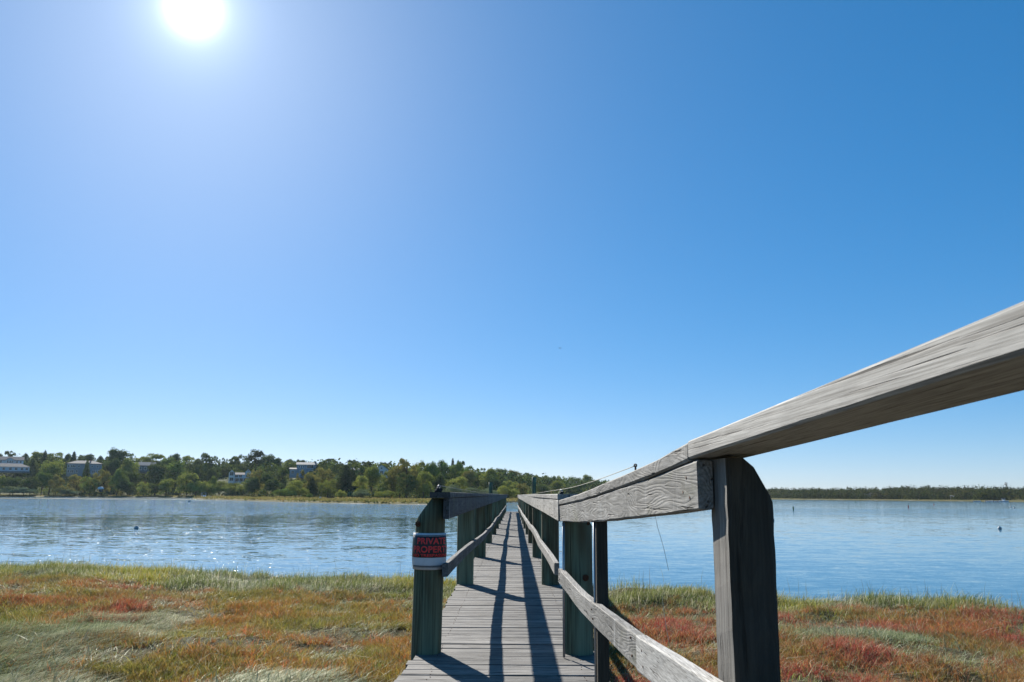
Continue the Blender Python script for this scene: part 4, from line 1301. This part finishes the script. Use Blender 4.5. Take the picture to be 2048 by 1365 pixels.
class House:
    """local frame: x along the front, front faces -y, z up from the ground"""
    def __init__(s, px_, dist_, label, zb=None, rz=0.0, sink=1.0, name='house'):
        x = pos(px_, dist_)
        z = hz(x, dist_) if zb is None else zb
        x *= 1 + .187 * (z + 2) / dist_
        rz = math.atan2(-x, dist_)
        s.r = empty(name, (x, dist_, z), label, name if name != 'house' else 'house', None, rz)
        s.sink = sink
    def wall(s, x0, x1, y0, y1, z1, mat, z0=None):
        bm = bmesh.new(); box_bm(bm, x0, x1, y0, y1, -s.sink if z0 is None else z0, z1)
        return from_bm('wall', bm, HM[mat], s.r, True)
    def gable(s, x0, x1, y0, y1, z, h, mat, axis='x', over=.35, wallmat='white', th=.18):
        """roof with a gable; axis = direction of the ridge"""
        bm = bmesh.new()
        if axis == 'x':
            ym = (y0 + y1) / 2
            prof = [(y0 - over, z - over * h / ((y1 - y0) / 2)), (ym, z + h), (y1 + over, z - over * h / ((y1 - y0) / 2))]
            A = [(x0 - over, a, b) for a, b in prof]; B = [(x1 + over, a, b) for a, b in prof]
            tri = lambda xx: [(xx, y0, z), (xx, y1, z), (xx, ym, z + h - .02)]
            ends = (x0 + .01, x1 - .01)
        else:
            xm = (x0 + x1) / 2
            prof = [(x0 - over, z - over * h / ((x1 - x0) / 2)), (xm, z + h), (x1 + over, z - over * h / ((x1 - x0) / 2))]
            A = [(a, y0 - over, b) for a, b in prof]; B = [(a, y1 + over, b) for a, b in prof]
            tri = lambda yy: [(x0, yy, z), (x1, yy, z), (xm, yy, z + h - .02)]
            ends = (y0 + .01, y1 - .01)
        for lo in (0, 1):
            P_ = [A[lo], A[lo + 1], B[lo + 1], B[lo]]
            v = [bm.verts.new(p) for p in P_] + [bm.verts.new((p[0], p[1], p[2] + th)) for p in P_]
            for f in ((3, 2, 1, 0), (4, 5, 6, 7), (0, 1, 5, 4), (1, 2, 6, 5), (2, 3, 7, 6), (3, 0, 4, 7)):
                bm.faces.new([v[i] for i in f])
        bmesh.ops.recalc_face_normals(bm, faces=bm.faces[:])
        ro = from_bm('roof', bm, HM[mat], s.r, True)
        for e in ends:
            bm = bmesh.new(); bm.faces.new([bm.verts.new(p) for p in tri(e)])
            r = bmesh.ops.extrude_face_region(bm, geom=bm.faces[:])
            dv = (.06, 0, 0) if axis == 'x' else (0, .06, 0)
            bmesh.ops.translate(bm, verts=[q for q in r['geom'] if isinstance(q, bmesh.types.BMVert)], vec=dv)
            bmesh.ops.recalc_face_normals(bm, faces=bm.faces[:])
            from_bm('gable_wall', bm, HM[wallmat], s.r, True)
        return ro
    def hip(s, x0, x1, y0, y1, z, h, mat, over=.5):
        bm = bmesh.new(); d = (y1 - y0) / 2 + over
        b = [bm.verts.new(p) for p in ((x0 - over, y0 - over, z), (x1 + over, y0 - over, z), (x1 + over, y1 + over, z), (x0 - over, y1 + over, z))]
        ym = (y0 + y1) / 2
        t = [bm.verts.new((x0 - over + d, ym, z + h)), bm.verts.new((x1 + over - d, ym, z + h))]
        for f in ((b[0], b[1], t[1], t[0]), (b[2], b[3], t[0], t[1]), (b[1], b[2], t[1]), (b[3], b[0], t[0]), (b[3], b[2], b[1], b[0])): bm.faces.new(f)
        return from_bm('roof', bm, HM[mat], s.r, True)
    def window(s, x, z, w, h, y=0.0, trim=True):
        bm = bmesh.new(); e = .16
        if trim:
            for (a, b, c, d) in ((x - w / 2 - e, x + w / 2 + e, z + h, z + h + e), (x - w / 2 - e, x + w / 2 + e, z - e, z), (x - w / 2 - e, x - w / 2, z, z + h), (x + w / 2, x + w / 2 + e, z, z + h), (x - .03, x + .03, z, z + h)):
                box_bm(bm, a, b, y - .07, y - .003, c, d)
        f = from_bm('window', bm, HM['trim'], s.r, True)
        bm = bmesh.new(); box_bm(bm, x - w / 2, x + w / 2, y - .03, y - .004, z, z + h)
        o = from_bm('pane', bm, HM['glass'], f, True)
        return f
    def box(s, nm, x0, x1, y0, y1, z0, z1, mat):
        bm = bmesh.new(); box_bm(bm, x0, x1, y0, y1, z0, z1)
        return from_bm(nm, bm, HM[mat], s.r, True)

def level(px_, py_, dist_): return z_at(px_, py_, dist_)
# low white house at the left edge
h = House(28, 455, 'long low white house with a brown hipped roof at the left edge of the bluff', level(28, 943, 455))
h.wall(-10, 7.5, 0, 8, 2.3, 'white'); h.hip(-10, 7.5, 0, 8, 2.3, 1.9, 'roof')
for x_ in (-8, -4.6, -1.5, 1.2, 4.0, 6.2): h.window(x_, .6, 1.1, 1.2)
h.box('deck', -10.4, 8, -2.4, -.02, -.9, -.1, 'grey')
# upper white house
h = House(22, 492, 'upper white house with a grey roof and a small central gable behind the low one', level(22, 931, 492))
h.wall(-6.8, 6.5, 0, 8, 3.0, 'white'); h.gable(-6.8, 6.5, 0, 8, 3.0, 1.9, 'roof', 'x')
h.wall(-2.6, 1.6, -1.6, -.01, 3.0, 'white'); h.gable(-2.6, 1.6, -1.6, 2, 3.0, 1.2, 'roof_pale', 'y')
for x_ in (-5, -1.5, -.3, .8, 3.2, 5): h.window(x_, 1.2, .8, 1.4, -1.6 if -2.6 < x_ < 1.6 else 0)
h.box('deck', 2, 6.4, -1.8, -.02, .3, .5, 'trim')
# large grey house
h = House(169, 458, 'large two-storey blue-grey shingled house with a hipped roof on the bluff', level(169, 950, 458))
h.wall(-8.6, 8.4, 0, 9, 6.0, 'bluegrey'); h.hip(-8.6, 8.4, 0, 9, 6.0, 1.7, 'roof')
for x_ in (-7.8, -6.4, -5.6, -4.8, -2.8, 3.6, 6.4): h.window(x_, 3.9, .65, 1.1)
for x_ in (-7.8, -6.4, -5.6, -3.6, 4.3, 5.1, 5.9, 6.7): h.window(x_, 1.0, .7, 1.4)
h.box('chimney', 2.4, 3.1, 4, 4.7, 6.6, 8.6, 'brick'); h.box('deck', 3, 8, -2, -.02, .2, .4, 'trim')
# half-hidden grey house
h = House(293, 470, 'grey house half hidden by domed trees, only its pale roof and a corner showing', level(293, 944, 470))
h.wall(-4.5, 4.5, 0, 7, 3.4, 'grey'); h.gable(-4.5, 4.5, 0, 7, 3.4, 1.8, 'roof_pale', 'x', wallmat='grey')
h.wall(-7.5, -4.52, 1, 6, 2.2, 'bluegrey'); h.window(-3, 1.0, 1, 1.4); h.window(-.5, 1.0, 1, 1.4); h.box('deck', -7.5, 0, -2, -.02, -.3, -.1, 'grey')
# gabled white house
h = House(480, 412, 'white house with two front gables and a long glazed veranda', level(480, 964, 412))
h.wall(-5.2, -2.6, -1.5, 6, 4.2, 'white'); h.gable(-5.2, -2.6, -1.5, 6, 4.2, 1.6, 'roof', 'y', .2)
h.wall(-2.58, 5.6, 0, 6, 3.3, 'white'); h.gable(-2.58, 5.6, 0, 6, 3.3, 1.0, 'roof', 'x', .2)
h.wall(2.4, 5.0, -.6, -.02, 4.8, 'white'); h.gable(2.4, 5.0, -.6, 5, 4.8, 1.3, 'roof', 'y', .2)
h.window(-3.9, 2.9, 1.7, 1.7, -1.5); h.window(-3.9, .4, 1.7, 1.5, -1.5)
for x_ in (-1.6, .2): h.window(x_, 2.1, 1.4, 1.1)
h.window(3.7, 2.2, 1.9, 1.1, -.6); h.window(3.7, 5.0, .6, .6, -.6)
h.box('veranda_floor', -2.58, 5.6, -1.7, -.61, 1.75, 1.95, 'trim')
for x_ in (-2.3, -.3, 1.7, 3.7, 5.4): h.box('veranda_post', x_ - .08, x_ + .08, -1.65, -1.5, -1, 1.74, 'trim')
for x_ in (-1.3, .7, 2.6): h.window(x_, .1, 1.6, 1.5, 0 if x_ < 2.4 else -.6, False)
# blue-grey house with long roof
h = House(607, 400, 'pale blue-grey house with a long low roof and stepped upper storey on the slope', level(607, 952, 400))
h.wall(-6.4, 6.0, 0, 8, 2.9, 'bluegrey'); h.wall(-3.2, 6.0, 1.5, 8, 5.2, 'bluegrey', 2.9); h.gable(-3.2, 6.0, 1.5, 8, 5.2, 1.1, 'roof_pale', 'x', wallmat='bluegrey')
h.gable(-6.4, -3.25, 0, 8, 2.9, .7, 'roof', 'x', .2, wallmat='bluegrey')
for x_ in (-2, -1, 0): h.window(x_, 3.7, .6, 1.0, 1.5)
h.window(3, 3.6, 3.0, 1.3, 1.5); h.window(-5, .8, 1.2, 1.5); h.window(-1.2, .8, 1.2, 1.5); h.window(3.6, 1.0, 2.4, 1.2)
h.box('pillar', -.1, .15, -.2, -.02, -1, 2.9, 'trim'); h.box('chimney', 5.0, 5.8, 4, 4.8, 5.6, 7.0, 'grey')
# metal-roofed gable
h = House(764, 352, 'small house with a shiny metal roof and a white gable end among the trees', level(764, 951, 352), .5)
h.wall(-3.0, 2.6, 0, 7, 2.2, 'white'); h.gable(-3.0, 2.6, 0, 7, 2.2, 2.0, 'metal', 'y', .3, 'white')
h.window(-.2, .5, 1.2, 1.2); h.window(-.2, 2.5, .6, .7)
# pale shed roof
h = House(715, 372, 'pale-roofed shed glimpsed between the black evergreens and the twin pines', level(715, 950, 372), 0, name='shed')
h.wall(-2.6, 2.6, 0, 4, 2.0, 'grey'); h.gable(-2.6, 2.6, 0, 4, 2.0, .9, 'roof_pale', 'x', wallmat='grey'); h.window(-1, .6, .8, .8)
# roof on the ridge beyond the right rail
h = House(1141, 500, 'grey-roofed house among the ridge trees above the right rail string', level(1141, 977, 500))
h.wall(-3.4, 3.4, 0, 6, 2.4, 'bluegrey'); h.gable(-3.4, 3.4, 0, 6, 2.4, 1.4, 'roof_pale', 'x', wallmat='bluegrey'); h.window(-1.5, .8, 1, 1.2); h.window(1.5, .8, 1, 1.2)
# right-shore buildings
def small_house(px_, py_, dist_, w, hh, lab, wallm, roofm):
    h = House(px_, dist_, lab)
    h.wall(-w / 2, w / 2, 0, 6, hh, wallm); h.gable(-w / 2, w / 2, 0, 6, hh, hh * .5, roofm, 'x', wallmat=wallm)
    for x_ in (-w * .27, w * .27): h.window(x_, hh * .3, w * .2, hh * .4)
small_house(1733, 0, 560, 3.8, 1.9, 'white cottage on the far right shore beside the darker gabled one', 'white', 'roof')
small_house(1704, 0, 566, 5.5, 1.5, 'low grey boathouse on the far right shore left of the white cottage', 'bluegrey', 'roof')
small_house(1744, 0, 562, 3.4, 2.0, 'dark gabled cottage right of the white one on the far right shore', 'grey', 'roof')
small_house(1906, 0, 496, 3.6, 1.5, 'long boathouse with a bright white roof at the far right shore', 'grey', 'metal')
small_house(1834, 0, 516, 1.6, 1.5, 'tiny white shed on the far right shore', 'white', 'roof')

# ------------------------------------------------------------------ boats, buoys, markers, mast, bird
BM = {'hull': plain('boat_gelcoat', (.70, .72, .75), .3, 0, .04, 3), 'dark': plain('dark_trim', (.04, .045, .05), .5, 0, .1, 5), 'canvas': plain('blue_canvas', (.10, .16, .28), .8, 0, .1, 5),
      'green': plain('marker_green', (.02, .12, .05), .6, 0, .2, 5), 'red': plain('marker_red', (.22, .03, .025), .6, 0, .2, 5), 'ball': plain('mooring_ball_white', (.62, .62, .6), .4, 0, .25, 9), 'blueball': plain('ball_stripe', (.03, .06, .2), .4, 0, .1, 9)}
def boat(px_, dist_, L, label, cabin=True, rz=0.0, z=-1.0):
    o = empty('motorboat', (pos(px_, dist_), dist_, z), label, 'boat', 'small boats near the far shores', rz)
    bm = bmesh.new(); N = 11; rings = []
    for i in range(N):
        t = i / (N - 1); x = (t - .5) * L
        w = L * .17 * (1 - max(0, (t - .45) / .55) ** 2.2) + .01; sh = .10 * L * (1 + .35 * t * t)
        rings.append([bm.verts.new(p) for p in ((x, -w, sh), (x, -w * .8, .0), (x, 0, -.25), (x, w * .8, 0), (x, w, sh), (x, w * .85, sh), (x, w * .7, sh * .45), (x, -w * .7, sh * .45), (x, -w * .85, sh))])
    for a_, b_ in zip(rings[:-1], rings[1:]):
        for i in range(9): bm.faces.new((a_[i], a_[(i + 1) % 9], b_[(i + 1) % 9], b_[i]))
    bm.faces.new(rings[0][::-1]); bm.faces.new(rings[-1])
    bmesh.ops.recalc_face_normals(bm, faces=bm.faces[:])
    from_bm('hull', bm, BM['hull'], o, True)
    if cabin:
        bm = bmesh.new(); box_bm(bm, -.05 * L, .12 * L, -.07 * L, .07 * L, .05 * L, .22 * L, .03 * L); from_bm('console', bm, BM['hull'], o, True)
        bm = bmesh.new(); box_bm(bm, -.14 * L, .16 * L, -.11 * L, .11 * L, .375 * L, .395 * L); from_bm('canopy', bm, BM['canvas'], o, True)
        for a_ in (-.12, .14):
            for b_ in (-.09, .09):
                from_bm('canopy_pole', tube_bm([(a_ * L, b_ * L, .06 * L), (a_ * L, b_ * L, .376 * L)], .04, 6), HM['trim'], o, True)
    bm = bmesh.new(); box_bm(bm, -.56 * L, -.49 * L, -.04 * L, .04 * L, .0, .16 * L, .01 * L); from_bm('outboard', bm, BM['dark'], o, True)
    return o
boat(408, 345, 6.0, 'small white motorboat with a T-top moored by the end of the spit', True, .5)
boat(1979, 415, 4.2, 'small white boat moored off the far right shore, left of its two neighbours', False, .1)
boat(1993, 410, 4.0, 'small white boat in the middle of the three off the far right shore', False, .3)
boat(2006, 408, 4.6, 'small white boat with a canopy off the far right shore', True, -.2)
boat(1953, 405, 3.6, 'white skiff off the far right shore below the mast', False, 0)
def mooring(px_, py_, r, label, band='blueball'):
    d = 2.05 * 1650 / (py_ - (985.1 + (px_ - 15) * .00526)); d *= .985
    o = empty('mooring_buoy', (pos(px_, d), d, -1.0), label, 'buoy', 'mooring balls on the water', px_ * .01)
    bm = bmesh.new(); bmesh.ops.create_uvsphere(bm, u_segments=16, v_segments=10, radius=r)
    for v in bm.verts: v.co.z += r * .45
    from_bm('ball', bm, BM['ball'], o, True, True)
    from_bm('stripe', tube_bm([(0, 0, r * .30), (0, 0, r * .42)], r * 1.01, 18), BM[band], o, True)
    from_bm('ring', tube_bm([(0, .0, r * 1.4), (.0, 0, r * 1.75)], r * .12, 6), BM['dark'], o, True)
    return o
mooring(279, 1054, .12, 'white mooring ball with a dark band alone on the water left of the spit')
mooring(1543, 1039, .14, 'mooring ball on the water just right of the big dark post')
mooring(1993, 1055, .12, 'mooring ball near the right edge, closer than the others')
mooring(2047, 1041, .10, 'mooring ball cut by the right edge of the view', 'dark')
mooring(2019, 1014, .16, 'left one of two far white balls near the right edge')
mooring(2026, 1016, .16, 'right one of two far white balls near the right edge')
mooring(380, 1003.5, .28, 'dark low buoy on the water left of the spit', 'dark')
mooring(1788, 1001, .2, 'faint far buoy off the right shore', 'dark')
def marker(px_, py_, hgt, mat, label):
    d = 2.05 * 1650 / (py_ - (985.1 + (px_ - 15) * .00526)) * .985
    o = empty('channel_marker', (pos(px_, d), d, -1.0), label, 'channel marker', 'channel markers')
    from_bm('can', tube_bm([(0, 0, -.3), (0, 0, hgt * .8), (0, 0, hgt)], [.11, .11, .07], 14), BM[mat], o, True)
    from_bm('lifting_eye', tube_bm([(0, 0, hgt), (0, 0, hgt + .1)], .04, 6), BM['dark'], o, True)
marker(1585, 1019, .50, 'green', 'green channel marker right of the big dark post')
marker(1815, 1014.5, .45, 'red', 'dark red channel marker, nearer of the two on the right')
marker(1866, 1010, .42, 'red', 'farther dark red channel marker on the right')
marker(1710, 1005, .6, 'green', 'most distant channel marker below the white cottage')
# lattice mast
zb = 2.0; dM = 700
o = empty('radio_mast', (pos(2014.5, dM), dM, zb), 'thin grey lattice mast above the woods at far right', 'mast')
top = z_at(2013, 965, dM) - zb
bm = bmesh.new()
for k in range(3):
    a = k * 2.094
    tube_bm([(math.cos(a) * .9, math.sin(a) * .9, -2), (math.cos(a) * .35, math.sin(a) * .35, top)], .09, 5, bm)
for i in range(12):
    t0, t1 = i / 12, (i + 1) / 12
    for k in range(3):
        a, b = k * 2.094, (k + 1) * 2.094
        r0, r1 = .9 - .55 * t0, .9 - .55 * t1
        tube_bm([(math.cos(a) * r0, math.sin(a) * r0, top * t0), (math.cos(b) * r1, math.sin(b) * r1, top * t1)], .05, 4, bm)
from_bm('lattice', bm, BM['dark'], o, True)
bm = bmesh.new()
for k in range(3):
    a = k * 2.094; box_bm(bm, math.cos(a) * .9 - .2, math.cos(a) * .9 + .2, math.sin(a) * .9 - .2, math.sin(a) * .9 + .2, top - 2.6, top - .4)
from_bm('antenna', bm, HM['trim'], o, True)
# crate pile and white box on the point, boat cover by the waterline
d_ = 262
o = empty('lobster_traps', (pos(664, d_), d_, hz(pos(664, d_), d_)), 'stack of brown traps on the point at the edge of the trees', 'trap stack')
bm = bmesh.new()
for i in range(4):
    for j in range(2 if i != 3 else 1):
        box_bm(bm, -1.6 + i * .82, -.82 + i * .82, -.3, .3, j * .42, j * .42 + .40, .02)
from_bm('crates', bm, plain('brown_trap', (.16, .11, .075), .9, 0, .3, 5), o, True)
o = empty('white_tank', (pos(641, d_), d_, hz(pos(641, d_), d_)), 'small pale blue-white tank on the point left of the trap stack', 'tank')
bm = bmesh.new(); box_bm(bm, -.28, .28, -.25, .25, 0, .7, .06); from_bm('body', bm, BM['hull'], o, True)
d_ = 398
xx = pos(201, d_)
o = empty('covered_dinghy', (xx, d_, z_at(201, 981, d_)), 'white covered dinghy propped up in the brush at the waterline', 'boat')
bm = bmesh.new(); bmesh.ops.create_uvsphere(bm, u_segments=16, v_segments=8, radius=1)
for v in bm.verts: v.co = Vector((v.co.x * 1.5, v.co.y * .7, max(v.co.z, -.4) * .85 + .8))
from_bm('cover', bm, BM['hull'], o, True, True)
bm = bmesh.new(); box_bm(bm, -.9, .9, -.3, .3, -.8, .5, .05); from_bm('cradle', bm, BM['dark'], o, True)
# a distant bird
o = empty('seabird', (3.55, 60, 11.72), 'tiny dark seabird gliding in the open sky above the boardwalk', 'bird')
bm = bmesh.new()
tube_bm([(-.03, -.16, 0), (-.01, -.08, 0), (0, 0, .01), (.01, .10, 0), (.015, .15, .0)], [.008, .028, .035, .018, .004], 8, bm)
for s in (-1, 1):
    v = [bm.verts.new(p) for p in ((0, -.05, .015), (0, .04, .015), (s * .07, .03, .030), (s * .07, -.05, .030), (s * .125, -.005, .018), (s * .125, .02, .018))]
    w_ = [bm.verts.new((q_.co.x, q_.co.y, q_.co.z + .006)) for q_ in v]
    for A_ in (v, w_[:]):
        bm.faces.new((A_[0], A_[1], A_[2], A_[3])); bm.faces.new((A_[3], A_[2], A_[5], A_[4]))
    for a_, b_ in ((0, 3), (3, 4), (4, 5), (5, 2), (2, 1)):
        bm.faces.new((v[a_], v[b_], w_[b_], w_[a_]))
bmesh.ops.recalc_face_normals(bm, faces=bm.faces[:])
from_bm('body', bm, BM['dark'], o, True)

# ------------------------------------------------------------------ air
bm = bmesh.new(); box_bm(bm, -1200, 1300, -70, 1500, -3.2, 45)
hz_m = bpy.data.materials.new('air'); hz_m.use_nodes = True
t_ = hz_m.node_tree; t_.nodes.remove(t_.nodes['Principled BSDF'])
v_ = t_.nodes.new('ShaderNodeVolumePrincipled'); v_.inputs['Color'].default_value = (.72, .86, 1, 1); v_.inputs['Density'].default_value = .00006; v_.inputs['Anisotropy'].default_value = .2
t_.links.new(v_.outputs[0], t_.nodes['Material Output'].inputs['Volume'])
tag(from_bm('haze', bm, hz_m), kind='stuff')
